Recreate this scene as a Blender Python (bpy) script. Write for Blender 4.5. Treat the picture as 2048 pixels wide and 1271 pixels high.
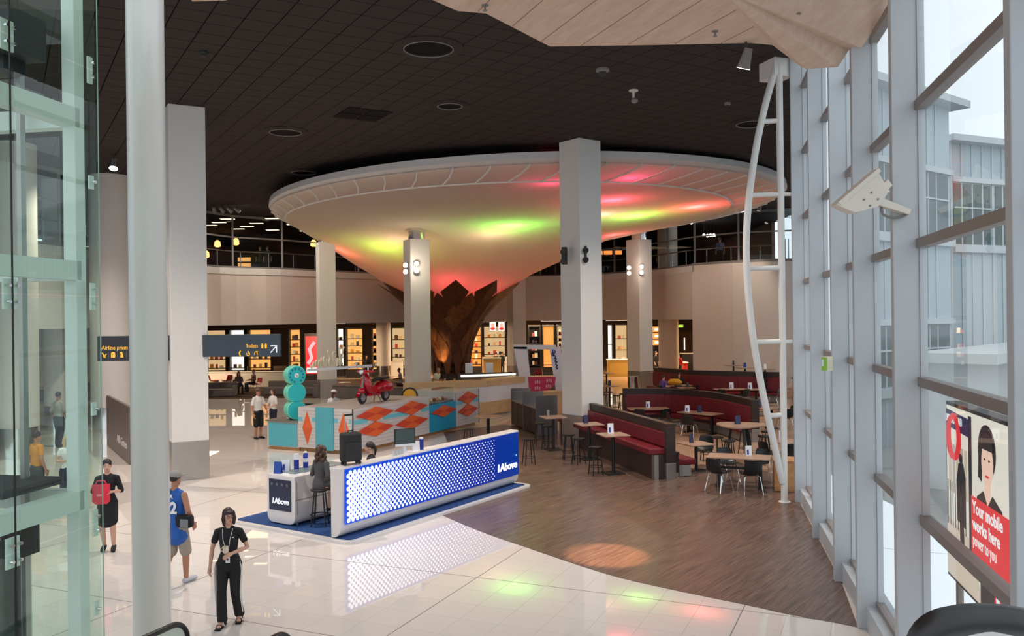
import bpy, bmesh, math, random
from mathutils import Vector, Matrix, Euler
random.seed(7)
S = bpy.context.scene
COL = S.collection
for o in list(bpy.data.objects): bpy.data.objects.remove(o)

# ------------------------------------------------------------------ camera
F = 1700.0; H = 4.2; RO = math.radians(.7)          # focal length in px of a 2048x1271 frame, eye height, roll
cam_d = bpy.data.cameras.new('camera'); cam = bpy.data.objects.new('camera', cam_d); COL.objects.link(cam)
cam_d.sensor_width = 36; cam_d.lens = F/2048*36; cam_d.clip_start = .05; cam_d.clip_end = 400
_r = Vector((math.cos(RO), 0, -math.sin(RO))); _u = Vector((math.sin(RO), 0, math.cos(RO))); _b = Vector((0, -1, 0))
cam.matrix_world = Matrix(((_r.x, _u.x, _b.x, 0), (_r.y, _u.y, _b.y, 0), (_r.z, _u.z, _b.z, H), (0, 0, 0, 1)))
S.camera = cam

# ------------------------------------------------------------------ world, exposure, big lights
S.view_settings.view_transform = 'Standard'; S.view_settings.look = 'None'
S.view_settings.exposure = 0.42; S.view_settings.gamma = 1.0
try: S.view_settings.use_curve_mapping = False
except Exception: pass
W = bpy.data.worlds.new('overcast_sky'); S.world = W; W.use_nodes = True
_n = W.node_tree.nodes; _bg = _n['Background']
_bg.inputs[0].default_value = (.86, .93, 1.0, 1); _bg.inputs[1].default_value = 1.0

def light(name, kind, loc, energy, color=(1, 1, 1), size=.2, target=None, spot=60, blend=.4, size_y=None):
    d = bpy.data.lights.new(name, kind); d.energy = energy; d.color = color
    o = bpy.data.objects.new(name, d); COL.objects.link(o); o.location = loc
    if kind == 'AREA':
        d.size = size
        if size_y: d.shape = 'RECTANGLE'; d.size_y = size_y
    elif kind == 'SUN': d.angle = size
    else: d.shadow_soft_size = size
    if kind == 'SPOT': d.spot_size = math.radians(spot); d.spot_blend = blend
    if target is not None:
        o.rotation_euler = (Vector(target)-Vector(loc)).to_track_quat('-Z', 'Y').to_euler()
    return o
WARM = (1, .80, .60)
# fill spots added to brighten the hall, shop lights below the balcony, bar lights above it
for _x, _y in ((-12, 19), (-5, 17.5), (1.5, 18.5), (-13.5, 28), (-7.5, 25), (5.2, 23.5), (-14.6, 39), (13.8, 36.5)):
    light('hall_fill_spot', 'SPOT', (_x, _y, 9.75), 1250, (1, .86, .74), .05, (_x, _y, 0), 120, .8)
for _x, _y in ((-20, 52), (-13, 57), (-5, 61), (2, 62), (9, 60), (14, 56)):
    light('shop_downlight', 'AREA', (_x, _y, 3.95), 420, (1, .72, .42), 3.0, (_x, _y, 0))
for _x, _y in ((-16, 56), (-4, 62), (12, 58)):
    light('bar_downlight', 'AREA', (_x, _y, 9.7), 60, (1, .70, .42), 3.0, (_x, _y, 0))

# pixel helpers (photo frame 2048x1271) used only to find real floor positions
def ray(px, py):
    u = (px-1024)/F; v = (635.5-py)/F
    return (u*math.cos(RO)+v*math.sin(RO), 1.0, -u*math.sin(RO)+v*math.cos(RO))
def G(px, py, z=0.0):
    r = ray(px, py); t = (z-H)/r[2]; return Vector((r[0]*t, t, z))
def P(px, py, D):
    r = ray(px, py); return Vector((r[0]*D, D, H+r[2]*D))

# ------------------------------------------------------------------ materials
def lin(c): c = c/255.0; return c/12.92 if c <= .04045 else ((c+.055)/1.055)**2.4
def C(r, g, b): return (lin(r), lin(g), lin(b), 1)
MATS = {}
def mat(name, col, rough=.5, metal=0, spec=.5, em=None, es=0, noise=0, nscale=8, bump=0, bscale=40, coat=0, trans=0):
    if name in MATS: return MATS[name]
    m = bpy.data.materials.new(name); m.use_nodes = True; nt = m.node_tree; b = nt.nodes['Principled BSDF']
    b.inputs['Base Color'].default_value = col; b.inputs['Roughness'].default_value = rough
    b.inputs['Metallic'].default_value = metal; b.inputs['Specular IOR Level'].default_value = spec
    if coat: b.inputs['Coat Weight'].default_value = coat; b.inputs['Coat Roughness'].default_value = .05
    if em: b.inputs['Emission Color'].default_value = em; b.inputs['Emission Strength'].default_value = es
    if noise or bump:
        tc = nt.nodes.new('ShaderNodeTexCoord')
    if noise:
        n = nt.nodes.new('ShaderNodeTexNoise'); n.inputs['Scale'].default_value = nscale; n.inputs['Detail'].default_value = 5
        nt.links.new(tc.outputs['Object'], n.inputs['Vector'])
        mx = nt.nodes.new('ShaderNodeMix'); mx.data_type = 'RGBA'
        mx.inputs[6].default_value = tuple(c*(1-noise) for c in col[:3])+(1,)
        mx.inputs[7].default_value = tuple(min(1, c*(1+noise)) for c in col[:3])+(1,)
        nt.links.new(n.outputs['Fac'], mx.inputs[0]); nt.links.new(mx.outputs[2], b.inputs['Base Color'])
    if bump:
        n2 = nt.nodes.new('ShaderNodeTexNoise'); n2.inputs['Scale'].default_value = bscale
        nt.links.new(tc.outputs['Object'], n2.inputs['Vector'])
        bp = nt.nodes.new('ShaderNodeBump'); bp.inputs['Strength'].default_value = bump; bp.inputs['Distance'].default_value = .01
        nt.links.new(n2.outputs['Fac'], bp.inputs['Height']); nt.links.new(bp.outputs[0], b.inputs['Normal'])
    MATS[name] = m; return m
def emis(name, col, s):
    return mat(name, (0.02, .02, .02, 1), .5, em=col, es=s)
def glass(name, tint, refl=1.0, ior=1.5):
    if name in MATS: return MATS[name]
    m = bpy.data.materials.new(name); m.use_nodes = True; nt = m.node_tree; nt.nodes.clear()
    out = nt.nodes.new('ShaderNodeOutputMaterial'); t = nt.nodes.new('ShaderNodeBsdfTransparent'); t.inputs[0].default_value = tint
    g = nt.nodes.new('ShaderNodeBsdfGlossy'); g.inputs['Roughness'].default_value = .01; g.inputs['Color'].default_value = (refl, refl, refl, 1)
    lw = nt.nodes.new('ShaderNodeLayerWeight'); lw.inputs[0].default_value = .5          # facing: the same from either side of the pane
    pw = nt.nodes.new('ShaderNodeMath'); pw.operation = 'POWER'; pw.inputs[1].default_value = 5; nt.links.new(lw.outputs['Facing'], pw.inputs[0])
    f0 = ((ior-1)/(ior+1))**2; ma = nt.nodes.new('ShaderNodeMath'); ma.operation = 'MULTIPLY_ADD'; ma.inputs[1].default_value = 1-f0; ma.inputs[2].default_value = f0; nt.links.new(pw.outputs[0], ma.inputs[0])
    mx = nt.nodes.new('ShaderNodeMixShader'); nt.links.new(ma.outputs[0], mx.inputs[0])
    nt.links.new(t.outputs[0], mx.inputs[1]); nt.links.new(g.outputs[0], mx.inputs[2]); nt.links.new(mx.outputs[0], out.inputs[0])
    MATS[name] = m; return m
def stripes(name, ca, cb, scale, rough, angle, mixn=.5, stretch=14, spec=.5):
    """wood strip / grain material: noise stretched along one direction"""
    if name in MATS: return MATS[name]
    m = bpy.data.materials.new(name); m.use_nodes = True; nt = m.node_tree; b = nt.nodes['Principled BSDF']
    tc = nt.nodes.new('ShaderNodeTexCoord'); mp = nt.nodes.new('ShaderNodeMapping')
    mp.vector_type = 'TEXTURE'   # long axis of the grain: angle clockwise from +Y
    mp.inputs['Rotation'].default_value = (0, 0, -angle); mp.inputs['Scale'].default_value = (1/scale, stretch/scale, 1/scale)
    nt.links.new(tc.outputs['Object'], mp.inputs[0])
    n = nt.nodes.new('ShaderNodeTexNoise'); n.inputs['Scale'].default_value = 1; n.inputs['Detail'].default_value = 6; n.inputs['Roughness'].default_value = .7
    nt.links.new(mp.outputs[0], n.inputs['Vector'])
    cr = nt.nodes.new('ShaderNodeValToRGB'); cr.color_ramp.elements[0].position = .32; cr.color_ramp.elements[1].position = .70
    cr.color_ramp.elements[0].color = ca; cr.color_ramp.elements[1].color = cb
    nt.links.new(n.outputs['Fac'], cr.inputs[0]); nt.links.new(cr.outputs[0], b.inputs['Base Color'])
    b.inputs['Roughness'].default_value = rough; b.inputs['Specular IOR Level'].default_value = spec
    MATS[name] = m; return m

M_WHITE = mat('white_paint', C(218, 214, 210), .55, noise=.03)
M_WARMW = mat('warm_white_plaster', C(212, 200, 192), .6, noise=.03)
M_STEEL = mat('brushed_steel', C(175, 172, 168), .32, .9, noise=.08, nscale=3)
M_CHROME = mat('chrome', C(225, 225, 225), .12, 1)
M_ALU = mat('silver_grey_aluminium', C(188, 192, 196), .45, .15, noise=.03)
M_ALUD = mat('bronze_grey_aluminium', C(140, 130, 126), .5, .2)
M_BLACK = mat('black_plastic', C(22, 22, 24), .45)
M_DARK = mat('dark_grey', C(52, 50, 52), .6)
M_GREY = mat('mid_grey', C(128, 124, 122), .6)
M_TILE = mat('polished_tile', C(221, 212, 206), .012, noise=.03, nscale=1.3, spec=.6)
M_GROUT = mat('grout', C(150, 140, 134), .6)
M_JOINT = mat('movement_joint', C(120, 108, 102), .5)
M_CEIL = mat('black_ceiling_tile', C(56, 49, 47), .85, noise=.10, nscale=2.2, spec=.2)
M_CEILB = mat('ceiling_void', C(30, 27, 26), .9, spec=.1)
M_WOOD = stripes('dark_strip_timber', C(60, 45, 40), C(134, 106, 92), 26, .30, math.radians(37), stretch=22)
M_PLY = stripes('plywood', C(206, 174, 152), C(226, 198, 178), 7, .55, math.radians(-22), stretch=5, spec=.3)
M_TIMBER = stripes('warm_timber', C(160, 112, 70), C(198, 150, 100), 14, .45, 0, stretch=10)
M_LEAF = stripes('brown_leaf_timber', C(78, 42, 24), C(112, 66, 40), 6, .5, 0, stretch=6)
M_LEAF2 = stripes('tawny_leaf_timber', C(104, 60, 34), C(142, 88, 54), 6, .5, 0, stretch=6)
M_DKWOOD = stripes('dark_walnut', C(42, 30, 28), C(64, 47, 42), 18, .4, .4, stretch=10)
M_TABLE = stripes('table_timber', C(150, 118, 98), C(186, 152, 130), 12, .3, .5, stretch=10)
M_RED = mat('burgundy_leather', C(112, 24, 36), .42, noise=.08, nscale=14)
M_GLASS = glass('clear_glass', (.93, .97, .97, 1))
M_GLASSG = glass('green_tinted_glass', (.80, .93, .88, 1), 1.0, 1.6)
M_GLASSD = glass('dim_glass', (.80, .82, .82, 1), .8, 1.3)

# ------------------------------------------------------------------ mesh builder
class MB:
    def __init__(s): s.v = []; s.f = []
    def add(s, vs, fs):
        n = len(s.v); s.v += [tuple(v) for v in vs]; s.f += [tuple(i+n for i in f) for f in fs]; return s
    def box(s, c, d, rz=0, rot=None):
        x, y, z = d[0]/2, d[1]/2, d[2]/2
        vs = [Vector(p) for p in ((-x,-y,-z),(x,-y,-z),(x,y,-z),(-x,y,-z),(-x,-y,z),(x,-y,z),(x,y,z),(-x,y,z))]
        R = rot if rot is not None else Matrix.Rotation(rz, 3, 'Z')
        c = Vector(c)
        return s.add([R@v+c for v in vs], [(3,2,1,0),(4,5,6,7),(0,1,5,4),(1,2,6,5),(2,3,7,6),(3,0,4,7)])
    def bar(s, a, b, w, h, up=(0, 0, 1)):
        a = Vector(a); b = Vector(b); t = (b-a); L = t.length; t.normalize(); u = Vector(up)
        if abs(t.dot(u)) > .99: u = Vector((1, 0, 0)) if abs(t.x) < .9 else Vector((0, 1, 0))
        sd = t.cross(u).normalized(); u = sd.cross(t)
        R = Matrix((sd, t, u)).transposed()
        return s.box((a+b)/2, (w, L, h), rot=R)
    def prism(s, poly, z0, z1):
        n = len(poly); vs = [(p[0], p[1], z0) for p in poly]+[(p[0], p[1], z1) for p in poly]
        area = sum(poly[i][0]*poly[(i+1) % n][1]-poly[(i+1) % n][0]*poly[i][1] for i in range(n))
        fs = [tuple(range(n))[::-1], tuple(range(n, 2*n))]+[(i, (i+1) % n, n+(i+1) % n, n+i) for i in range(n)]
        if area < 0: fs = [f[::-1] for f in fs]
        return s.add(vs, fs)
    def slab(s, poly3, off):
        """closed slab: polygon of 3D points thickened by the vector off"""
        n = len(poly3); o = Vector(off); vs = [Vector(p) for p in poly3]+[Vector(p)+o for p in poly3]
        fs = [tuple(range(n)), tuple(range(n, 2*n))[::-1]]+[(i, n+i, n+(i+1) % n, (i+1) % n) for i in range(n)]
        return s.add(vs, fs)
    def tube(s, pts, r, n=8, closed=False, cap=True):
        pts = [Vector(p) for p in pts]; m = len(pts); rr = r if isinstance(r, (list, tuple)) else [r]*m
        rings = []; ref = None
        for i, p in enumerate(pts):
            a = pts[i-1] if (i > 0 or closed) else p; b = pts[(i+1) % m] if (i < m-1 or closed) else p
            t = (b-a).normalized()
            if ref is None:
                ref = Vector((0, 0, 1)) if abs(t.z) < .9 else Vector((0, 1, 0))
            sd = t.cross(ref)
            if sd.length < 1e-4: sd = t.cross(Vector((1, 0, 0)))
            sd.normalize(); up = sd.cross(t); ref = up
            q = rr[i] if isinstance(rr[i], (tuple, list)) else (rr[i], rr[i])
            rings.append([p+sd*q[0]*math.cos(2*math.pi*k/n)+up*q[1]*math.sin(2*math.pi*k/n) for k in range(n)])
        return s.loft(rings, closed, cap)
    def loft(s, rings, closed=False, cap=True):
        n = len(rings[0]); m = len(rings); vs = [v for r in rings for v in r]; fs = []
        for i in range(m if closed else m-1):
            j = (i+1) % m
            for k in range(n): fs.append((i*n+k, i*n+(k+1) % n, j*n+(k+1) % n, j*n+k))
        if cap and not closed: fs.append(tuple(range(n))[::-1]); fs.append(tuple((m-1)*n+k for k in range(n)))
        return s.add(vs, fs)
    def cyl(s, a, b, r0, r1=None, n=16): return s.tube([a, b], [r0, r0 if r1 is None else r1], n)
    def lathe(s, prof, c=(0, 0, 0), n=24, cap=True):
        c = Vector(c)
        return s.loft([[c+Vector((r*math.cos(2*math.pi*k/n), r*math.sin(2*math.pi*k/n), z)) for k in range(n)] for r, z in prof], False, cap)
    def ell(s, c, r, n=12, m=8, rot=None):
        c = Vector(c); R = rot or Matrix.Identity(3); rings = []
        for j in range(m+1):
            th = math.pi*(.02+.96*j/m); rings.append([c+R@Vector((r[0]*math.sin(th)*math.cos(2*math.pi*k/n), r[1]*math.sin(th)*math.sin(2*math.pi*k/n), -r[2]*math.cos(th))) for k in range(n)])
        return s.loft(rings)
    def disc(s, c, r, nrm, n=16, th=.002):
        c = Vector(c); nrm = Vector(nrm).normalized(); return s.tube([c, c+nrm*th], r, n)
    def mesh(s, name):
        me = bpy.data.meshes.new(name); me.from_pydata(s.v, [], s.f); me.update(); return me
    def build(s, name, m, parent=None, smooth=False, bevel=0, loc=None, kind=None, label=None, fixn=True):
        me = s.mesh(name)
        if fixn:
            bm = bmesh.new(); bm.from_mesh(me); bmesh.ops.recalc_face_normals(bm, faces=bm.faces); bm.to_mesh(me); bm.free()
        o = bpy.data.objects.new(name, me); COL.objects.link(o); me.materials.append(m)
        if smooth:
            for p in me.polygons: p.use_smooth = True
            try: me.set_sharp_from_angle(angle=math.radians(40))
            except Exception: pass
        if bevel:
            b = o.modifiers.new('bevel', 'BEVEL'); b.width = bevel; b.segments = 2; b.limit_method = 'ANGLE'
        if parent: o.parent = parent
        if loc is not None: o.location = loc
        if kind: o['kind'] = kind
        if label: o['label'] = label
        return o
def tag(o, label=None, cat=None, group=None, kind=None):
    if label: o['label'] = label
    if cat: o['category'] = cat
    if group: o['group'] = group
    if kind: o['kind'] = kind
    return o
def thing(name, label, cat, loc=(0, 0, 0), rz=0, group=None):
    o = bpy.data.objects.new(name, None); COL.objects.link(o); o.location = loc; o.rotation_euler = (0, 0, rz)
    o.empty_display_size = .1
    return tag(o, label, cat, group)
def struct(o): o['kind'] = 'structure'; return o
def copy_tree(o, parent=None):
    c = o.copy(); COL.objects.link(c); c.parent = parent
    for ch in list(o.children): copy_tree(ch, c)
    return c
def place(proto, used, loc, rz, label, group=None):
    o = proto if not used else copy_tree(proto)
    o.location = loc; o.rotation_euler = (0, 0, rz); tag(o, label, None, group); return o
def text_mesh(name, body, size, m, parent, mtx, depth=.004, align='LEFT', shear=0, width=None, fat=0):
    cu = bpy.data.curves.new(name, 'FONT'); cu.body = body; cu.size = size; cu.extrude = depth; cu.align_x = align; cu.shear = shear
    cu.resolution_u = 3; cu.offset = fat
    to = bpy.data.objects.new(name, cu); COL.objects.link(to)
    dg = bpy.context.evaluated_depsgraph_get(); me = bpy.data.meshes.new_from_object(to.evaluated_get(dg))
    bpy.data.objects.remove(to)
    if width:
        xs = [v.co.x for v in me.vertices]; k = width/(max(xs)-min(xs))
        for v in me.vertices: v.co.x *= k
    o = bpy.data.objects.new(name, me); COL.objects.link(o); me.materials.clear(); me.materials.append(m)
    o.parent = parent; o.matrix_local = mtx; return o
def frame_mtx(o, x, n):
    """matrix placing text: origin o, text direction x, facing n"""
    x = Vector(x).normalized(); n = Vector(n).normalized(); y = n.cross(x)
    return Matrix(((x.x, y.x, n.x, o[0]), (x.y, y.y, n.y, o[1]), (x.z, y.z, n.z, o[2]), (0, 0, 0, 1)))
def spline(pts, k=6):
    out = []; n = len(pts)
    for i in range(n-1):
        p0 = Vector(pts[max(i-1, 0)]); p1 = Vector(pts[i]); p2 = Vector(pts[i+1]); p3 = Vector(pts[min(i+2, n-1)])
        for j in range(k):
            t = j/k; out.append(.5*((2*p1)+(p2-p0)*t+(2*p0-5*p1+4*p2-p3)*t*t+(3*p1-p0-3*p2+p3)*t**3))
    out.append(Vector(pts[-1])); return out
# ================================================================== STRUCTURE
CEIL = 9.95
# facade line (right curtain wall): X = 2.024 + .224*Y
def facX(y): return 2.024+.224*y
FDIR = Vector((.2186, .9758, 0)); FNRM = Vector((.9758, -.2186, 0))      # along the wall / outwards

# ---- floor: base, individual tiles, movement joints
TH = math.radians(23.7); uA = Vector((math.sin(TH), math.cos(TH), 0)); uB = Vector((math.cos(TH), -math.sin(TH), 0))
T0 = Vector((1.033, 13.07, 0))
floor = struct(MB().prism([(-45, -10), (facX(-10)+.3, -10), (facX(19)+.3, 19), (15.9, 46), (17, 82), (-45, 82)], -.105, -.005).build('floor', M_GROUT))
tile_me = None; tiles = []
for i in range(-60, 25):
    for j in range(-22, 60):
        c = T0+uB*(.6*(i+.5))+uA*(.6*(j+.5))
        if c.y < 7.5 or c.y > 46 or c.x < -c.y*.66-1 or c.x > min(facX(c.y)+.3, 8): continue
        tiles.append((c.y, c, i, j))
tiles.sort(key=lambda t: t[0])
def in_view_tile(c):
    u = c.x/c.y*F+1024; v = 635.5+H/c.y*F
    return -30 < u < 1760 and v < 1290 and (c.x < 1.2 or c.y < 13.5)
near = [t for t in tiles if in_view_tile(t[1]) and not (1.0 < t[1].x and t[1].y > 13.6-.25*(t[1].x-1.2))][:290]
nearset = set((t[2], t[3]) for t in near)
tm = MB().box((0, 0, -.004), (.597, .597, .008)).mesh('tile'); tm.materials.append(M_TILE)
for _, c, i, j in near:
    o = bpy.data.objects.new('tile', tm); COL.objects.link(o); o.location = (c.x, c.y, 0); o.rotation_euler = (0, 0, -TH); o.parent = floor
    o.location.z = 0
rest = MB(); hx = .2985
for _, c, i, j in tiles:
    if (i, j) in nearset: continue
    rest.add([c-uB*hx-uA*hx, c+uB*hx-uA*hx, c+uB*hx+uA*hx, c-uB*hx+uA*hx], [(0, 1, 2, 3)])
rest.build('tile_field', M_TILE, floor, kind='stuff')
far_t = MB().add([(-45, 46.2, 0), (15.9, 46.2, 0), (16.8, 82, 0), (-45, 82, 0)], [(0, 1, 2, 3)])
far_t.add([(5, 19, -.001), (6.6, 19.1, -.001), (15.9, 46.2, -.001), (8, 46.2, -.001)], [(0, 1, 2, 3)])
far_t.build('tile_field', mat('beige_tile', C(196, 168, 146), .14, noise=.05, nscale=1), floor, kind='stuff')
jt = MB()
for k in (4, -3, -10, -17):
    a = T0+uB*(.6*k); jt.bar(a+uA*(-6)+Vector((0, 0, .0005)), a+uA*22+Vector((0, 0, .0005)), .012, .002)
for k in (0, -5, 7, 14, 21):
    a = T0+uA*(.6*k); jt.bar(a+uB*(-14)+Vector((0, 0, .0005)), a+uB*8+Vector((0, 0, .0005)), .012, .002)
jt.build('movement_joint', M_JOINT, floor)

# ---- dark strip-timber floor, raised a few millimetres over the tile bed, with its curved edge
edge = spline([G(*p) for p in [(880, 1028), (960, 1062), (1046, 1092), (1208, 1146), (1337, 1177), (1492, 1209), (1577, 1228), (1666, 1244), (1716, 1254)]], 4)
wood_poly = [(p.x, p.y) for p in edge]+[(facX(13.2)+.1, 13.2), (facX(16)+.1, 16), (facX(19)+.1, 19), (7.2, 21.2), (6.35, 24.5), (4.95, 23.0), (4.25, 22.0), (3.9, 24.3), (2.2, 31.0), (-.4, 33.5), (-2.6, 31.6), (-2.0, 27), (-2.3, 22.5), (-1.6, 18.3)]
struct(MB().prism(wood_poly, -.004, .005).build('floor_timber', M_WOOD))
M_BEIGEF = stripes('pale_strip_floor', C(176, 138, 110), C(206, 170, 142), 9, .28, math.radians(37), stretch=14)
struct(MB().prism([(4.25, 22.0), (4.95, 23.0), (6.35, 24.5), (7.2, 21.2), (7.4, 21.4), (13.4, 39.5), (6, 41), (.5, 39), (-.4, 33.5), (2.2, 31), (3.9, 24.3)], -.004, .003).build('floor_pale_strip', M_BEIGEF))
M_CARPET = mat('brown_carpet', C(62, 46, 40), .95, noise=.2, nscale=30, spec=.1)
struct(MB().prism([(-30, 45.8), (-12, 46.2), (-6, 45), (0, 44), (3, 46), (4, 60), (-30, 60)], -.003, .008).build('floor_carpet', M_CARPET))

# ---- dark ceiling with individual tiles
AC = math.radians(-31); cA = Vector((math.sin(AC), math.cos(AC), 0)); cB = Vector((math.cos(AC), -math.sin(AC), 0))
ceil_poly = [(-32, 13), (facX(13)+.2, 13), (facX(19)+.2, 19), (8.6, 24.2), (16.2, 46), (17, 82), (-32, 82)]
ceiling = struct(MB().prism(ceil_poly, CEIL+.03, CEIL+.4).build('ceiling', M_CEILB))
def inpoly(x, y, poly):
    c = False; n = len(poly)
    for i in range(n):
        x1, y1 = poly[i]; x2, y2 = poly[(i+1) % n]
        if (y1 > y) != (y2 > y) and x < (x2-x1)*(y-y1)/(y2-y1)+x1: c = not c
    return c
ct = []
CS = .62
for i in range(-110, 110):
    for j in range(-10, 150):
        c = cB*(CS*i)+cA*(CS*j)
        if 13.3 < c.y < 62 and abs(c.x) < .66*c.y+1 and inpoly(c.x, c.y, ceil_poly): ct.append((c.y, c))
ct.sort(key=lambda t: t[0])
vis = [t for t in ct if -700 < t[1].x/t[1].y*F < 560 and t[1].y > 15.2]
nearc = vis[:295]; ncs = set(id(t) for t in nearc)
cm = MB().box((0, 0, .012), (CS-.022, CS-.022, .024)).mesh('ceiling_tile'); cm.materials.append(M_CEIL)
for t in nearc:
    o = bpy.data.objects.new('ceiling_tile', cm); COL.objects.link(o); o.location = (t[1].x, t[1].y, CEIL); o.rotation_euler = (0, 0, -AC); o.parent = ceiling
rest = MB(); hx = CS/2-.011
for t in ct:
    if id(t) in ncs: continue
    c = t[1]+Vector((0, 0, CEIL+.001)); rest.add([c-cB*hx-cA*hx, c-cB*hx+cA*hx, c+cB*hx+cA*hx, c+cB*hx-cA*hx], [(0, 1, 2, 3)])
rest.build('ceiling_tile_field', M_CEIL, ceiling, kind='stuff')

# ---- ceiling fittings
def cpt(px, py, z=CEIL): p = G(px, py, z); return p
for px, py, r, lab in ((857, 94, .55, 'round recessed air diffuser in black ceiling nearest the plywood canopy'), (571, 262, .5, 'round recessed diffuser in black ceiling left of the square vent'),
                  (607, 343, .5, 'round recessed diffuser above left rim of the white funnel'), (900, 209, .35, 'small flush round diffuser in the middle of the black ceiling'), (1505, 245, .5, 'round recessed diffuser beside the white bowed truss')):
    c = cpt(px, py); t = thing('ceiling_diffuser', lab, 'vent', (c.x, c.y, CEIL), 0, 'round ceiling diffusers')
    MB().lathe([(r*1.35, .0), (r*1.35, -.02), (r*1.05, -.05), (r*.95, -.05), (r*.9, .0)], n=28, cap=False).build('flange', M_CEIL, t, True)
    MB().lathe([(r*.93, -.004), (r*.93, -.02), (.001, -.02)], n=28).build('throat', M_CEILB, t, True)
    MB().tube([(r*.95*math.cos(a*math.pi/14), r*.95*math.sin(a*math.pi/14), -.055) for a in range(28)], .012, 6, closed=True).build('rim_ring', M_GREY, t, True)
c = cpt(726, 228); t = thing('ceiling_vent', 'dark square four-panel vent grille in the black ceiling', 'vent', (c.x, c.y, CEIL), -AC)
for a in (-1, 1):
    for b in (-1, 1):
        MB().box((a*.33, b*.33, -.012), (.6, .6, .02)).build('grille_panel', M_CEILB, t)
M_HOT = emis('lamp_glow', (1, .95, .88, 1), 14)
for px, py, lab in ((1205, 138, 'white dome security camera on black ceiling below the canopy edge'), (407, 103, 'small dark dome camera on ceiling beside the white square pillar'), (1455, 205, 'small pale sprinkler head on ceiling near the bowed truss')):
    c = cpt(px, py); t = thing('ceiling_dome', lab, 'camera', (c.x, c.y, CEIL))
    r = .16 if px == 1205 else .08; mm = M_GREY if px != 407 else M_BLACK
    MB().lathe([(r, 0), (r, -.05), (r*.8, -.07)], n=20).build('housing', mm, t, True); MB().ell((0, 0, -.08), (r*.6, r*.6, r*.6)).build('dome', M_DARK, t, True)
c = cpt(1267, 180); t = thing('ceiling_projector', 'small white ceiling mount with hanging sensor on black ceiling', 'sensor', (c.x, c.y, CEIL))
MB().lathe([(.12, 0), (.12, -.03)], n=16).build('plate', M_WHITE, t); MB().cyl((0, 0, -.03), (0, 0, -.22), .03).build('stem', M_WHITE, t); MB().ell((.02, -.02, -.27), (.09, .11, .07)).build('head', M_GREY, t, True)
def spotfix(loc, aim, lab, cat='spotlight', energy=0, spot=70, s=1.0, col=(1, .86, .70)):
    t = thing('track_spotlight', lab, cat, loc); d = (Vector(aim)-Vector(loc)).normalized()
    MB().cyl((0, 0, .0), (0, 0, -.16*s), .018*s, n=8).build('stem', M_DARK, t)
    b = Vector((0, 0, -.2*s)); MB().tube([b-d*.12*s, b+d*.08*s, b+d*.13*s], [.05*s, .075*s, .09*s], 14).build('lamp_body', M_GREY, t, True)
    MB().disc(b+d*.131*s, .085*s, d, 16).build('lens', M_HOT, t)
    if energy: light('spot_beam', 'SPOT', tuple(Vector(loc)+b+d*.16*s), energy, col, .06, aim, spot, .5)
    return t
c = cpt(228, 308); spotfix((c.x, c.y, CEIL), (c.x+1, c.y-5, 0), 'lit twin spotlight on black ceiling above the round column', s=1.6)
for k, px in enumerate((428, 443, 458, 473)):
    c = cpt(px, 408); spotfix((c.x, c.y, CEIL), (-15+3*k, 47+k, 5.2), 'lit ceiling spotlight over the upstairs glazing, %s from the pillar' % ('first', 'second', 'third', 'fourth')[k], s=1.3, energy=260, spot=75)
for px, lab in ((1489, 'left lit ceiling spotlight above the right balcony glazing'), (1520, 'right lit ceiling spotlight above the right balcony glazing')):
    c = G(px, 404, CEIL); spotfix((c.x, c.y, CEIL), (c.x-1.5, 47, 3.5), lab, s=1.3, energy=330, spot=75)

# ---- plywood canopy (top right), faceted
Z1 = 8.0
cp = [G(px, py, Z1) for px, py in ((330, -60), (385, 3), (450, 1), (640, -45), (800, -30), (865, 0), (915, 22), (972, 27), (1100, 93), (1300, 90), (1500, 86))]
cr = [G(1545, 90, Z1), G(1480, 30, Z1)]
back = [Vector((3.2, -3, Z1)), Vector((-6, -3, Z1))]
canopy = thing('plywood_canopy', 'faceted pale plywood ceiling canopy hanging over the windows', 'canopy', (0, 0, 0))
fold_a = G(1545, 90, Z1); fold_b = G(1440, -20, Z1)
main = cp+[fold_a, fold_b]+[Vector((2.6, 4, Z1)), Vector((2.0, -3, Z1)), Vector((-7, -3, Z1))]
MB().slab(main, (0, 0, .12)).build('main_facet', M_PLY, canopy)
r1 = [fold_a, P(1600, 132, 11.9), P(1612, 138, 11.75), P(1676, 134, 11.6), P(1698, 100, 11.6), P(1722, 96, 11.3), P(1790, 0, 10.6), Vector((4.0, 8.5, 8.1)), Vector((2.6, 4, 8.02)), fold_b]
n = len(r1); m_ = MB()
for k in range(n-2): m_.slab([fold_b, r1[k], r1[k+1]], (0, 0, .12))
m_.build('side_facet', M_PLY, canopy)
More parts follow.
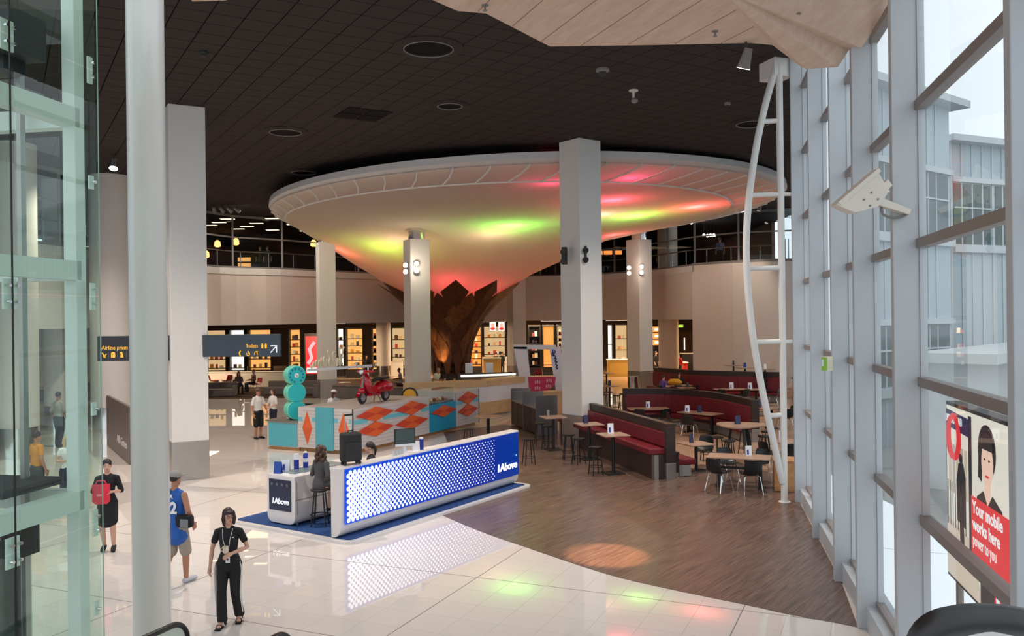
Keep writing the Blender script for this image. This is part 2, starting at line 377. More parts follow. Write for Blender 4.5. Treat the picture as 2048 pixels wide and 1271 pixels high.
# board joints of the canopy: thin battens of shadow gap
jm = mat('plywood_joint', C(150, 112, 92), .7)
jd = Vector((math.sin(math.radians(-22)), math.cos(math.radians(-22)), 0)); jn = Vector((jd.y, -jd.x, 0)); mp_ = [(v.x, v.y) for v in main]
for k in range(-9, 18):
    seg = [q_ for q_ in (jn*(k*.6)+jd*(t_*.06)+Vector((0, 0, Z1-.001)) for t_ in range(-60, 300)) if inpoly(q_.x, q_.y, mp_)]
    if len(seg) > 4: MB().bar(seg[0], seg[-1], .012, .003).build('board_joint', jm, canopy)
for px, py, lab in ((1490, 86, None), ):
    q = G(px, py, Z1); spotfix((q.x, q.y-.05, Z1-.002), tuple(G(1215, 1110)), 'lit silver spotlight under the front edge of the plywood canopy', energy=6500, spot=11, s=1.1, col=(1, .56, .28))
for px, py, lab in ((970, 10, 'sprinkler head under left tip of the plywood canopy'), (1430, 62, 'sprinkler head under middle of the plywood canopy'), (1597, 6, 'sprinkler head under right facet of the plywood canopy')):
    q = G(px, py, Z1 if px < 1500 else 8.05); t = thing('sprinkler', lab, 'sprinkler', (q.x, q.y, Z1+(.0 if px < 1500 else -.02)), 0, 'canopy sprinklers')
    MB().lathe([(.045, 0), (.045, -.01), (.012, -.012), (.012, -.06), (.03, -.065), (.03, -.07)], n=12).build('sprinkler_body', M_GREY, t)

# ---- right curtain wall: posts, transoms, sill, glass
PY = [3.0, 5.6, 9.05, 11.4, 13.4, 16.0, 19.07]
ZT = [2.03, 3.48, 4.93, 6.38, 7.83, 9.28]
win = thing('window_1', None, None); del_keys = [k for k in ('label', 'category') if k in win]
for k in del_keys: del win[k]
win['kind'] = 'structure'
def fp(y, off=0): return Vector((facX(y), y, 0))+FNRM*off
for y in PY:
    p = fp(y)
    MB().box((0, 0, 5), (.26, .13, 10), -math.atan2(.224, 1)).build('post', M_ALU, win, bevel=.01, loc=(p+FNRM*.13))
    q = fp(y)+FNRM*.29
    MB().box((0, 0, 5), (.07, .17, 10), -math.atan2(.224, 1)).build('frame_jamb', M_ALU, win, loc=q)
for i in range(len(PY)-1):
    a, b = fp(PY[i], .28), fp(PY[i+1], .28)
    for z in ZT: MB().bar(a+Vector((0, 0, z)), b+Vector((0, 0, z)), .11, .10).build('transom', M_ALUD, win)
    MB().bar(a+Vector((0, 0, .16)), b+Vector((0, 0, .16)), .34, .30).build('sill', M_ALU, win)
    MB().bar(a+Vector((0, 0, .34)), b+Vector((0, 0, .34)), .10, .07).build('sill_rail', M_ALUD, win)
    zz = [.36]+ZT+[10.0]
    for k in range(len(zz)-1):
        a2, b2 = fp(PY[i]+.06, .29), fp(PY[i+1]-.06, .29)
        MB().add([a2+Vector((0, 0, zz[k]+.05)), b2+Vector((0, 0, zz[k]+.05)), b2+Vector((0, 0, zz[k+1]-.05)), a2+Vector((0, 0, zz[k+1]-.05))], [(0, 1, 2, 3)]).build('pane', M_GLASS, win)
# return of the glazing beyond the last post
ret = [(6.62, 19.07), (8.3, 24), (10.5, 30.5), (12.6, 36.5), (15.9, 46)]
win2 = bpy.data.objects.new('window_2', None); COL.objects.link(win2); win2['kind'] = 'structure'
for i in range(len(ret)-1):
    a = Vector((*ret[i], 0)); b = Vector((*ret[i+1], 0))
    MB().bar(a+Vector((0, 0, 0)), a+Vector((0, 0, 10)), .13, .3).build('post', M_ALU, win2)
    for z in [.2]+ZT: MB().bar(a+Vector((0, 0, z)), b+Vector((0, 0, z)), .1, .1).build('transom', M_ALUD, win2)
    MB().add([a, b, b+Vector((0, 0, 10)), a+Vector((0, 0, 10))], [(0, 1, 2, 3)]).build('pane', M_GLASS, win2)
tr = MB(); p = fp(19.07); tr.box((p.x-.22, p.y+.25, CEIL-.2), (.5, .6, .4), .3)
struct(tr.build('trim_1', M_WHITE))

# ---- mezzanine: curved bulkhead, fascia lip, floor, glazing
MZ = 7.1; BZ = 4.0
arc = spline([(-19, 22, 0), (-16.6, 33, 0), (-15.9, 44, 0), (-12.9, 47.6, 0), (-9.8, 51.8, 0), (-4.9, 57.8, 0), (0, 59.5, 0), (5.4, 58.2, 0), (8.6, 53.6, 0), (10.4, 49, 0)], 5)
arc2 = spline([(10.4, 49, 0), (12.2, 46.9, 0), (14.0, 45.9, 0), (15.0, 45.7, 0), (15.9, 45.6, 0)], 4)
def ribbon(pts, z0, z1, th, name, m, parent=None):
    mb = MB()
    for i in range(len(pts)-1):
        a, b = pts[i], pts[i+1]; t = (b-a).normalized(); nn = Vector((-t.y, t.x, 0))
        i0 = pts[max(i-1, 0)]; t0 = (b-i0).normalized() if i else t; n0 = Vector((-t0.y, t0.x, 0))
        i1 = pts[min(i+2, len(pts)-1)]; t1 = (i1-a).normalized(); n1 = Vector((-t1.y, t1.x, 0))
        q = [a, b, b+n1*th, a+n0*th]
        mb.add([(v.x, v.y, z0) for v in q]+[(v.x, v.y, z1) for v in q], [(0, 1, 5, 4), (2, 3, 7, 6), (4, 5, 6, 7), (3, 2, 1, 0)])
    return mb.build(name, m, parent, True)
struct(ribbon(arc, BZ, MZ-.35, .25, 'wall_back_bulkhead', M_WARMW))
fas = [p+Vector((0, -.12, 0)) for p in arc]
struct(ribbon(fas, MZ-.36, MZ-.02, .4, 'trim_2', M_WHITE))
struct(ribbon(arc, MZ-.02, MZ+.08, .5, 'trim_3', M_GREY))
struct(ribbon(arc2, 0, MZ-.02, .25, 'wall_right_drum', M_WARMW))
struct(ribbon(arc2, MZ-.02, MZ+.12, .5, 'trim_4', M_GREY))
allarc = arc+arc2[1:]
mzpoly = [(p.x, p.y+.2) for p in allarc]+[(16.4, 80), (-32, 80), (-32, 22)]
struct(MB().prism(mzpoly, BZ+.05, BZ+.25).build('ceiling_lower', mat('shop_ceiling', C(150, 120, 95), .8)))
struct(MB().prism(mzpoly, MZ-.25, MZ-.03).build('floor_upper', M_CARPET))
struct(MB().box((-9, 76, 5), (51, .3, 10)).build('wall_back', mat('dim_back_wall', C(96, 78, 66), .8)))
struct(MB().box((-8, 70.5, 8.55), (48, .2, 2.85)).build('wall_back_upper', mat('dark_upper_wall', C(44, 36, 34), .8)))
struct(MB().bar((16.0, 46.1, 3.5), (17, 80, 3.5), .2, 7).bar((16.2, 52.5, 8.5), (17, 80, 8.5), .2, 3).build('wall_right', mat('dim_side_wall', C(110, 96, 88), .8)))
# flank wall closing the hall on the left, with a glazed upper part
struct(MB().box((-31.9, 45, 2.2), (.2, 74, 4.4)).build('wall_left', M_WARMW))
w3 = bpy.data.objects.new('window_3', None); COL.objects.link(w3); w3['kind'] = 'structure'
for k in range(9):
    y = 12+k*4.2; MB().box((-31.8, y, 7.2), (.25, .16, 5.6)).build('post', M_ALU, w3)
for z in (4.5, 6.2, 7.9, 9.6): MB().box((-31.8, 28.8, z), (.14, 33.6, .12)).build('transom', M_ALU, w3)
MB().box((-31.8, 28.8, 7.1), (.02, 33.6, 5)).build('pane', glass('blue_glass', (.55, .78, .90, 1)), w3)

gl = bpy.data.objects.new('window_4', None); COL.objects.link(gl); gl['kind'] = 'structure'
up = [p+Vector((0, .3, 0)) for p in allarc]
L = [0]
for i in range(1, len(up)): L.append(L[-1]+(up[i]-up[i-1]).length)
def at(l):
    for i in range(1, len(L)):
        if L[i] >= l: t = (l-L[i-1])/(L[i]-L[i-1]); return up[i-1].lerp(up[i], t)
    return up[-1]
l = 1.0
while l < L[-1]-.5:
    p = at(l); MB().cyl((p.x, p.y, MZ), (p.x, p.y, CEIL+.03), .06, n=10).build('mullion', M_GREY, gl, True)
    q = at(min(l+2.9, L[-1]))
    MB().bar((p.x, p.y, 8.75), (q.x, q.y, 8.75), .06, .08).build('transom', M_GREY, gl)
    MB().bar((p.x, p.y, CEIL-.06), (q.x, q.y, CEIL-.06), .1, .12).build('head_rail', M_GREY, gl)
    MB().add([(p.x, p.y, MZ+.08), (q.x, q.y, MZ+.08), (q.x, q.y, CEIL-.1), (p.x, p.y, CEIL-.1)], [(0, 1, 2, 3)]).build('pane', M_GLASSD, gl)
    l += 2.9
rail = thing('balcony_handrail', 'steel handrail with posts along the upstairs balcony edge behind the glass', 'railing', (0, 0, 0))
rp = [at(.5+k*.8)+Vector((0, .5, 8.02)) for k in range(int((L[-1]-1)/.8))]
MB().tube(rp, .035, 8).build('handrail', M_STEEL, rail, True)
for k in range(0, len(rp), 2): MB().cyl((rp[k].x, rp[k].y, MZ), tuple(rp[k]), .025, n=8).build('baluster', M_STEEL, rail)
# upstairs ceiling light panels
M_PANEL = emis('ceiling_panel_glow', (1, .80, .55, 1), 2.2)
k = 0
for px, py in ((455, 438), (438, 445), (421, 451), (494, 453), (513, 447), (545, 437), (476, 458), (545, 460), (587, 449), (612, 462), (640, 470), (675, 462)):
    c = G(px, py, CEIL-.1); t = thing('ceiling_light', 'small rectangular lit panel in the upstairs ceiling left of the funnel', 'light', (c.x, c.y, CEIL-.08), 0, 'upstairs ceiling light panels')
    MB().box((0, 0, .02), (.85, .4, .04)).build('frame', M_DARK, t); MB().box((0, 0, -.01), (.75, .28, .02)).build('diffuser', M_PANEL, t)

# ---- pillars
def pillar(c, w, rz, z1, label, plinth=1.03, top=None):
    t = thing('square_pillar', label, 'pillar', (c[0], c[1], 0), rz)
    MB().box((0, 0, (plinth+z1)/2), (w, w, z1-plinth)).build('shaft', M_WHITE, t, bevel=.012)
    MB().box((0, 0, plinth/2), (w+.02, w+.02, plinth)).build('plinth', M_STEEL, t, bevel=.01)
    if top:
        MB().lathe([(.42*w, z1), (.42*w, z1+.35), (.46*w, z1+.36), (.46*w, z1+.42), (.38*w, z1+.43), (.38*w, top)], n=28).build('steel_collar', M_CHROME, t, True)
    return t
P1 = pillar((-8.80, 22.98), .93, math.radians(29.5), CEIL, 'white square pillar with steel plinth nearest the glass lift')
P2 = pillar((2.29, 27.9), .96, math.radians(38), CEIL, 'tall white square pillar behind the first booth bench, carrying black speakers')
P3 = pillar((-4.57, 41), .99, math.radians(27), 8.02, 'white pillar with lit lamps and chrome collar in front of the timber trunk', top=8.75)
P4 = pillar((-10.05, 46.0), .88, math.radians(24), 8.4, 'white pillar with chrome collar at left end under the funnel', top=8.75)
P5 = pillar((7.45, 49.6), 1.04, math.radians(36), 8.66, 'white pillar with lit lamps under right side of the funnel', top=9.1)
P6 = pillar((.3, 57.0), .95, math.radians(25), 7.0, 'white square pillar right of the timber trunk under the balcony')
def round_col(c, r, z1, label, m=M_WHITE, pl=.95):
    t = thing('round_column', label, 'column', (c[0], c[1], 0))
    MB().lathe([(r, pl), (r, z1)], n=40).build('shaft', m, t, True); MB().lathe([(r+.01, 0), (r+.01, pl)], n=40).build('plinth', M_CHROME, t, True); return t
q = P(223, 600, 33.4); round_col((q.x, q.y), .78, CEIL, 'thick round white column with polished steel foot behind the hanging airline sign')
q = P(1336, 600, 53.5); round_col((q.x, q.y), .62, CEIL, 'round cream column standing on the balcony edge right of the funnel', M_WARMW)
q = P(767, 690, 60); round_col((q.x, q.y), .5, 4.05, 'round beige column among the lit shops left of the trunk', M_WARMW)
q = P(122, 700, 34); round_col((q.x, q.y), .62, 9.9, 'cream round column seen through the lift glass behind the walking man', M_WARMW)
q = P(35, 700, 27); round_col((q.x, q.y), .6, 9.9, 'cream round column seen through the lift glass at the far left', M_WARMW)
q = P(297, 640, 10.9)
tcol = thing('tubular_column', 'slender tall glossy white tube column beside the glass lift', 'column', (q.x, q.y, 0))
MB().lathe([(.230, 0), (.230, 12)], n=48).build('tube', mat('glossy_white', C(214, 210, 204), .22, spec=.6), tcol, True)
MB().lathe([(.30, 0), (.30, .04), (.25, .05)], n=48).build('foot_ring', M_STEEL, tcol, True)

# ---- white funnel
M_FUN = bpy.data.materials.new('translucent_membrane'); M_FUN.use_nodes = True
_nt = M_FUN.node_tree; _nt.nodes.clear(); _o = _nt.nodes.new('ShaderNodeOutputMaterial'); _d = _nt.nodes.new('ShaderNodeBsdfDiffuse'); _t = _nt.nodes.new('ShaderNodeBsdfTranslucent'); _mx = _nt.nodes.new('ShaderNodeMixShader')
_d.inputs[0].default_value = C(214, 198, 190); _t.inputs[0].default_value = C(235, 225, 220); _mx.inputs[0].default_value = .32
_nt.links.new(_d.outputs[0], _mx.inputs[1]); _nt.links.new(_t.outputs[0], _mx.inputs[2]); _nt.links.new(_mx.outputs[0], _o.inputs[0])
# rings: (centre x, centre y, rx, ry, z, tilt)
FR = [(.75, 40.6, 11.75, 12.6, 9.66, .25), (.75, 40.6, 11.78, 12.6, 9.44, .25), (.65, 40.7, 11.6, 12.4, 9.28, .25), (.4, 40.9, 11.1, 12.0, 9.14, .24), (-.1, 41.5, 10.5, 11.4, 9.02, .22),
      (-1.2, 44.6, 9.5, 9.9, 8.86, .16), (-2.5, 47.6, 8.1, 7.2, 8.55, .05), (-2.95, 49.0, 7.1, 6.1, 8.1, 0), (-3.2, 50.1, 6.1, 5.2, 7.5, 0), (-3.5, 51.1, 4.8, 4.3, 6.85, 0), (-3.65, 51.6, 3.8, 3.6, 6.2, 0), (-3.75, 52, 2.9, 2.9, 5.5, 0), (-3.75, 52, 2.1, 2.1, 4.7, 0), (-3.75, 52, 1.35, 1.35, 3.6, 0)]
def fring(i, t, n=96, k=None):
    a, b = FR[i], FR[min(i+1, len(FR)-1)]; v = [a[j]+(b[j]-a[j])*t for j in range(6)]
    def pt(ang): return Vector((v[0]+v[2]*math.cos(ang), v[1]+v[3]*math.sin(ang), v[4]+v[5]*math.cos(ang)*v[2]/11.75))
    return pt if k is None else None
fun = thing('funnel_canopy', 'huge white translucent funnel canopy glowing pink and green from inside', 'funnel', (-3.75, 52, 0))
Lc = Vector((-3.75, 52, 0))
rings = []
for i in range(4, len(FR)-1):
    for t in (0, .5): f = fring(i, t); rings.append([f(2*math.pi*k/96)-Lc for k in range(96)])
f = fring(len(FR)-1, 0); rings.append([f(2*math.pi*k/96)-Lc for k in range(96)])
MB().loft(rings, cap=False).build('membrane', M_FUN, fun, True, fixn=False)
f0, f1 = fring(0, 0), fring(1, 0)
lip = []
for i, t, s in ((0, 0, .96), (0, 0, 1), (1, 0, 1), (1, .9, .985)):
    f = fring(i, t); c = Vector((FR[0][0], FR[0][1], 0))
    lip.append([(Vector((c.x+(f(2*math.pi*k/96).x-c.x)*s, c.y+(f(2*math.pi*k/96).y-c.y)*s, f(2*math.pi*k/96).z))-Lc) for k in range(96)])
MB().loft(lip, cap=False).build('rim', mat('funnel_rim_white', C(206, 204, 204), .5), fun, True, fixn=False)
NP = 56
for k in range(NP):                                   # ribbed band: one panel per bay
    rr = []
    for i, t in ((1, .85), (2, 0), (2, .5), (3, 0), (3, .5), (4, .02)):
        f = fring(i, t); rr.append([f(2*math.pi*(k+.04+.92*q/3)/NP)-Lc for q in range(4)])
    vs = [v for r in rr for v in r]; fs = [(a*4+b, a*4+b+1, a*4+b+5, a*4+b+4) for a in range(5) for b in range(3)]
    MB().add(vs, fs).build('band_panel', M_FUN, fun, True, fixn=False)
    rib = []
    for i, t in ((1, .85), (2, 0), (2, .5), (3, 0), (3, .5), (4, .02)): rib.append(fring(i, t)(2*math.pi*k/NP)-Lc)
    MB().tube(rib, .045, 5).build('rib', M_WHITE, fun, True)
f = fring(4, 0); MB().tube([f(2*math.pi*k/96)-Lc for k in range(96)], .05, 5, closed=True).build('seam_ring', M_WHITE, fun, True)
# perforation sparkle dots are holes with bright lining around the neck
# coloured lamps inside the funnel (behind the membrane)
f = fring(0, 0); MB().slab([Vector((FR[0][0]+(f(2*math.pi*k/48).x-FR[0][0])*.965, FR[0][1]+(f(2*math.pi*k/48).y-FR[0][1])*.965, f(2*math.pi*k/48).z))-Lc for k in range(48)], (0, 0, .04)).build('lid', M_WHITE, fun)  # unseen lid, added to keep lamp light off the ceiling
def in_funnel(p):
    for i in range(4, len(FR)-1):
        if FR[i+1][4] <= p.z <= FR[i][4]:
            t = (FR[i][4]-p.z)/(FR[i][4]-FR[i+1][4]); v = [FR[i][j]+(FR[i+1][j]-FR[i][j])*t for j in range(4)]
            return ((p.x-v[0])/v[2])**2+((p.y-v[1])/v[3])**2 < 1
    return p.z > FR[4][4] and ((p.x-.75)/11.5)**2+((p.y-40.6)/12.3)**2 < 1
def flamp(px, py, off, col, e, name):
    D = 28.2
    while D < 56 and not in_funnel(P(px, py, D)): D += .1
    light(name, 'POINT', P(px, py, D+off)+Vector((0, 0, .25)), e, col, .3)
flamp(1020, 432, 2.7, (.20, 1, .10), 250, 'green_lamp')
flamp(1268, 418, 2.5, (.30, 1, .10), 150, 'green_lamp')
flamp(775, 466, 2.6, (.45, .9, .05), 140, 'green_lamp')
flamp(1390, 404, 2.4, (1, .10, .10), 190, 'red_lamp')
flamp(1260, 350, 1.5, (1, .06, .18), 40, 'red_lamp')
flamp(1100, 352, 1.5, (1, .06, .18), 40, 'red_lamp')
flamp(1225, 388, 1.8, (1, .08, .14), 140, 'red_lamp')
flamp(900, 540, 1.6, (1, .06, .08), 130, 'red_lamp')
flamp(960, 560, 1.6, (1, .06, .08), 90, 'red_lamp')
flamp(690, 490, 1.6, (1, .14, .10), 90, 'red_lamp')
flamp(1225, 464, 1.6, (1, .12, .12), 90, 'red_lamp')
for _x, _y, _z in ((-1, 42, 9.25), (4, 38.5, 9.32), (-5.5, 43, 9.2)): light('funnel_core_lamp', 'POINT', (_x, _y, _z), 90, (1, .48, .42), .5)
# timber trunk of leaf panels
trunk = thing('timber_sculpture', 'brown timber trunk of overlapping leaf panels flaring up under the funnel', 'sculpture', (-3.75, 52, 0))
TP = [(0, 1.05), (.7, .8), (1.1, .74), (2.3, .96), (3.3, 1.36), (4.2, 1.9), (5.1, 2.75), (5.8, 3.6), (6.42, 4.5)]
def tr_r(z):
    for i in range(len(TP)-1):
        if TP[i+1][0] >= z: t = (z-TP[i][0])/(TP[i+1][0]-TP[i][0]); return TP[i][1]+(TP[i+1][1]-TP[i][1])*t
    return TP[-1][1]
MB().lathe([(tr_r(z)*.93, z) for z in (0, .9, 1.3, 2.5, 3.4, 4.0)], n=24).build('core', M_LEAF, trunk, True)
MB().lathe([(1.15, 0), (1.15, .9), (1.0, 1.0), (.8, 1.05)], n=24).build('base_ring', mat('dark_brown_base', C(48, 30, 22), .6), trunk, True)
NL = 11
for row, (za, zb) in enumerate(((.8, 2.8), (1.5, 3.5), (2.4, 4.2), (3.2, 5.0), (4.0, 5.7), (4.7, 6.38))):
    for k in range(NL):
        a0 = 2*math.pi*(k+.5*(row % 2))/NL; hw = math.pi/NL*(.98 if row < 4 else .86); zm = za+(zb-za)*.62
        def tp(a, z, o=.055*(5-row)+.02): r = tr_r(z)+o; return Vector((r*math.cos(a), r*math.sin(a), z))
        vs = [tp(a0-hw*.35, za), tp(a0+hw*.35, za), tp(a0+hw*.95, zm), tp(a0, zb), tp(a0-hw*.95, zm), tp(a0, za, .055*(5-row)+.06), tp(a0, zm, .055*(5-row)+.07)]
        vi = [v*(1-.03/max(v.xy.length, .1)) for v in vs]; vi = [Vector((w.x, w.y, v.z)) for w, v in zip(vi, vs)]
        fs = [(0, 5, 6, 4), (5, 1, 2, 6), (4, 6, 3), (6, 2, 3)]
        MB().add(vs+vi, fs+[tuple(7+i for i in f[::-1]) for f in fs]+[(0, 4, 11, 7), (4, 3, 10, 11), (3, 2, 9, 10), (2, 1, 8, 9), (1, 0, 7, 8)]).build('leaf_panel', (M_LEAF, M_LEAF2, M_LEAF)[(k*2+row) % 3], trunk)
light('trunk_uplight', 'SPOT', (-4.35, 50.4, .95), 190, (1, .62, .2), .05, (-4.1, 51.5, 4), 45, .6)
# ================================================================== GLASS LIFT (left)
LA = math.radians(10.5); ld = Vector((math.sin(LA), math.cos(LA), 0)); ln = Vector((math.cos(LA), -math.sin(LA), 0))   # along the face, outwards (right)
M_LFR = mat('lift_white_steel', C(228, 236, 228), .4)
lc = P(198, 640, 9.0); lc.z = 0                       # far right corner of the shaft at floor level
lift = thing('glass_lift', 'green glass lift shaft with white steel frame and point fixings', 'lift', lc)
def lp(a, b, z): return -ld*a-ln*b+Vector((0, 0, z))   # a: towards the camera, b: into the shaft
for a, b in ((.10, .20), (2.55, .20), (.10, 2.2), (2.55, 2.2)):
    MB().bar(lp(a, b, 0), lp(a, b, 10.5), .15, .15, up=tuple(ld)).build('post', M_LFR, lift, bevel=.008)
MB().bar(lp(.75, 2.2, 0), lp(.75, 2.2, 10.5), .10, .10, up=tuple(ld)).build('post', M_LFR, lift)
for z in (2.35, 4.75, 6.35, 8.2):
    MB().bar(lp(.1, .2, z), lp(2.55, .2, z), .15, .20).build('ring_beam', M_LFR, lift)
    MB().bar(lp(.1, 2.2, z), lp(2.55, 2.2, z), .15, .20).build('ring_beam', M_LFR, lift)
    MB().bar(lp(.1, .2, z), lp(.1, 2.2, z), .15, .20).build('ring_beam', M_LFR, lift)
zs = [0, 2.1, 4.48, 6.86, 9.24]
ct_ = mat('glass_edge_green', C(150, 190, 176), .2)
for k in range(4):
    for a0, a1 in ((-.02, 1.2), (1.21, 2.6)):
        MB().add([lp(a0, 0, zs[k]+.006), lp(a1, 0, zs[k]+.006), lp(a1, 0, zs[k+1]-.006), lp(a0, 0, zs[k+1]-.006)], [(0, 1, 2, 3)]).build('glass_panel', M_GLASSG, lift)
    MB().add([lp(-.02, .03, zs[k]+.006), lp(-.02, 2.3, zs[k]+.006), lp(-.02, 2.3, zs[k+1]-.006), lp(-.02, .03, zs[k+1]-.006)], [(0, 1, 2, 3)]).build('glass_panel', M_GLASSG, lift)
    MB().bar(lp(-.02, -.002, zs[k]), lp(-.02, -.002, zs[k+1]), .006, .012, up=tuple(ld)).build('glass_edge', ct_, lift)
    MB().bar(lp(1.205, -.004, zs[k]), lp(1.205, -.004, zs[k+1]), .012, .012, up=tuple(ld)).build('gasket', M_BLACK, lift)
    for a in (.06, 1.205):
        z = zs[k+1]
        pl = MB().bar(lp(a, .03, z-.14), lp(a, .03, z+.14), .02, .16 if a > 1 else .07, up=tuple(ld)).build('patch_plate', M_LFR, lift)
        for dz in (-.075, .075):
            for da in ((-.05, .05) if a > 1 else (0,)):
                MB().cyl(lp(a+da, .0, z+dz), lp(a+da, -.03, z+dz), .016, n=10).build('bolt', M_CHROME, pl)
    for z in (zs[k]+1.2,):
        pl = MB().bar(lp(.06, .03, z-.07), lp(.06, .03, z+.07), .02, .07, up=tuple(ld)).build('patch_plate', M_LFR, lift)
        MB().cyl(lp(.06, 0, z), lp(.06, -.03, z), .016, n=10).build('bolt', M_CHROME, pl)
# lift machinery, guide rails, doors and the car landing
MB().box(lp(.55, .8, 7.1), (.9, .5, .42), -LA).build('hoist_beam', M_DARK, lift)
MB().box(lp(.5, .75, 6.82), (.4, .3, .14), -LA).build('hoist_bracket', M_BLACK, lift)
MB().bar(lp(.3, .66, 0), lp(.3, .66, 6.8), .05, .07, up=tuple(ld)).build('guide_rail', M_STEEL, lift)
MB().bar(lp(.75, .9, 0), lp(.75, .9, 6.8), .05, .07, up=tuple(ld)).build('guide_rail', M_STEEL, lift)
MB().box(lp(.55, .85, 2.56), (1.0, .8, .08), -LA).build('landing_floor', M_DARK, lift)
MB().box(lp(.4, 1.0, 1.0), (.45, .5, 2.0), -LA).build('car_doors', mat('smoky_panel', C(86, 92, 90), .25), lift)
MB().bar(lp(.25, .7, 0), lp(.25, .7, 2.1), .06, .08, up=tuple(ld)).build('door_jamb', M_LFR, lift)
MB().box(lp(.3, .72, 1.95), (.2, .3, .3), -LA).build('door_operator', M_BLACK, lift)

# ================================================================== SIGNS
M_SIGN = mat('slate_sign', C(44, 56, 68), .5); M_SIGNB = mat('black_sign', C(34, 34, 40), .45)
M_YEL = emis('yellow_letter', C(250, 178, 40), .9); M_WHT = emis('white_letter', C(235, 238, 245), .9); M_LINE = mat('sign_divider', C(90, 92, 90), .5)
def flat(parent, name, m, o, x, up, pts, dep=.006):
    """little flat shape on a sign: pts in the (x, up) plane at o"""
    x = Vector(x); up = Vector(up); n = x.cross(up)
    return MB().slab([Vector(o)+x*p[0]+up*p[1] for p in pts], tuple(n*dep)).build(name, m, parent)
UZ = Vector((0, 0, 1))
a = P(407, 669, 22.78); b = P(561, 667, 22.4); z1 = a.z; z0 = P(411, 713, 22.78).z
sg = thing('hanging_sign', 'slate grey toilets sign with yellow symbols and white arrow fixed to the pillar', 'sign', (a.x, a.y, 0))
xd = Vector((b.x-a.x, b.y-a.y, 0)); Ls = xd.length; xd.normalize(); nd = xd.cross(UZ)
MB().bar(UZ*((z0+z1)/2), xd*Ls+UZ*((z0+z1)/2), .12, z1-z0).build('sign_board', M_SIGN, sg, bevel=.01)
o = nd*.062
S_ = Ls/154.0                                         # metres per photo pixel on this board
def sp(px, py): return o+xd*((px-407)*S_)+UZ*(z1-(py-668)*S_)
text_mesh('lettering', 'Toilets', .135, M_YEL, sg, frame_mtx(sp(494, 692.5), xd, nd), width=24*S_)
for px in (522, ): MB().bar(sp(px, 693), sp(px, 684), .004, .01).build('divider', M_LINE, sg)
for px in (475, 491, 506.5, 522): MB().bar(sp(px, 707.5), sp(px, 698.5), .004, .01).build('divider', M_LINE, sg)
for px in (527, 534):                                  # two standing figures
    pc = MB(); c = sp(px, 686); pc.disc(c, .022, nd, 10); pc.slab([sp(px-2.2, 687.5), sp(px+2.2, 687.5), sp(px+1.6, 694), sp(px-1.6, 694)], tuple(nd*.004)); pc.build('toilet_symbol', M_YEL, sg)
MB().tube([sp(483.6+2.2*math.cos(t), 703-4*math.sin(t)) for t in [1.3+.35*k for k in range(11)]], .016, 6).build('phone_symbol', M_YEL, sg)
pc = MB().tube([sp(498.6+3.2*math.cos(t), 704+3*math.sin(t)) for t in [-.4+.42*k for k in range(11)]], .009, 6); pc.tube([sp(498.5, 698.5), sp(499, 702.5), sp(502, 703)], .013, 6); pc.build('wheelchair_symbol', M_YEL, sg)
pc = MB().tube([sp(511, 706), sp(512, 701), sp(515, 699.5), sp(517, 704), sp(517, 706)], .011, 6); pc.disc(sp(517, 700), .016, nd, 10); pc.build('baby_symbol', M_YEL, sg)
pc = MB().bar(sp(543, 702), sp(554, 690.5), .006, .024); pc.bar(sp(543, 689.5), sp(556, 689.5), .006, .024, up=tuple(UZ)); pc.bar(sp(555, 689.5), sp(555, 702), .006, .024, up=tuple(xd)); pc.build('arrow', M_WHT, sg)

a = P(196, 672, 22.6); b = P(343, 670, 22.6); z1 = a.z; z0 = P(196, 721.5, 22.6).z
sg2 = thing('hanging_sign', 'black airline lounge sign with yellow lettering between the lift and the pillar', 'sign', (a.x, a.y, 0))
xd = Vector((1, 0, 0)); nd = Vector((0, -1, 0)); Ls = b.x-a.x; o = nd*.062; S_ = Ls/147.0
MB().bar(UZ*((z0+z1)/2), xd*Ls+UZ*((z0+z1)/2), .12, z1-z0).build('sign_board', M_SIGNB, sg2, bevel=.01)
def sp(px, py): return o+xd*((px-196)*S_)+UZ*(z1-(py-672)*S_)
text_mesh('lettering', 'Airline prem', .16, M_YEL, sg2, frame_mtx(sp(205, 699), xd, nd), width=52*S_)
for px in (201.5, 219, 236.5, 254): MB().bar(sp(px, 715), sp(px, 704), .004, .012).build('divider', M_LINE, sg2)
pc = MB().bar(sp(206, 705), sp(212, 713), .006, .03); pc.bar(sp(215, 707), sp(209, 714), .006, .022); pc.bar(sp(208, 711), sp(213, 715), .006, .02); pc.build('plane_symbol', M_YEL, sg2)
flat(sg2, 'case_symbol', M_YEL, sp(228, 709), xd, UZ, [(-.055, -.075), (.055, -.075), (.055, .04), (.025, .07), (-.025, .07), (-.055, .04)])
for dx in (-.022, .022):
    for dy in (-.03, .012): MB().disc(sp(228, 709)+xd*dx+UZ*dy+nd*.006, .012, nd, 8).build('case_dot', M_SIGNB, sg2)
flat(sg2, 'seat_symbol', M_YEL, sp(244, 709), xd, UZ, [(-.02, -.075), (.06, -.075), (.05, .02), (.02, .075), (-.03, .06), (-.035, .03), (.0, .02), (-.02, -.03)])

# freestanding dark gate panel
a = G(217, 890); b = G(262, 929)
gp = thing('gate_panel', 'dark brown freestanding wall panel lettered for the gates behind the tube column', 'sign', a)
d = (b-a); 
MB().bar(UZ*.86, d+UZ*.86, .10, 1.72).build('panel', mat('brown_grey_panel', C(112, 98, 90), .35, .3), gp, bevel=.01)
nn = d.normalized().cross(UZ)
text_mesh('lettering', 'All Gates', .34, mat('white_print', C(225, 222, 218), .5), gp, frame_mtx(d*.50+nn*.055+UZ*.42, d, nn), width=d.length*.42)

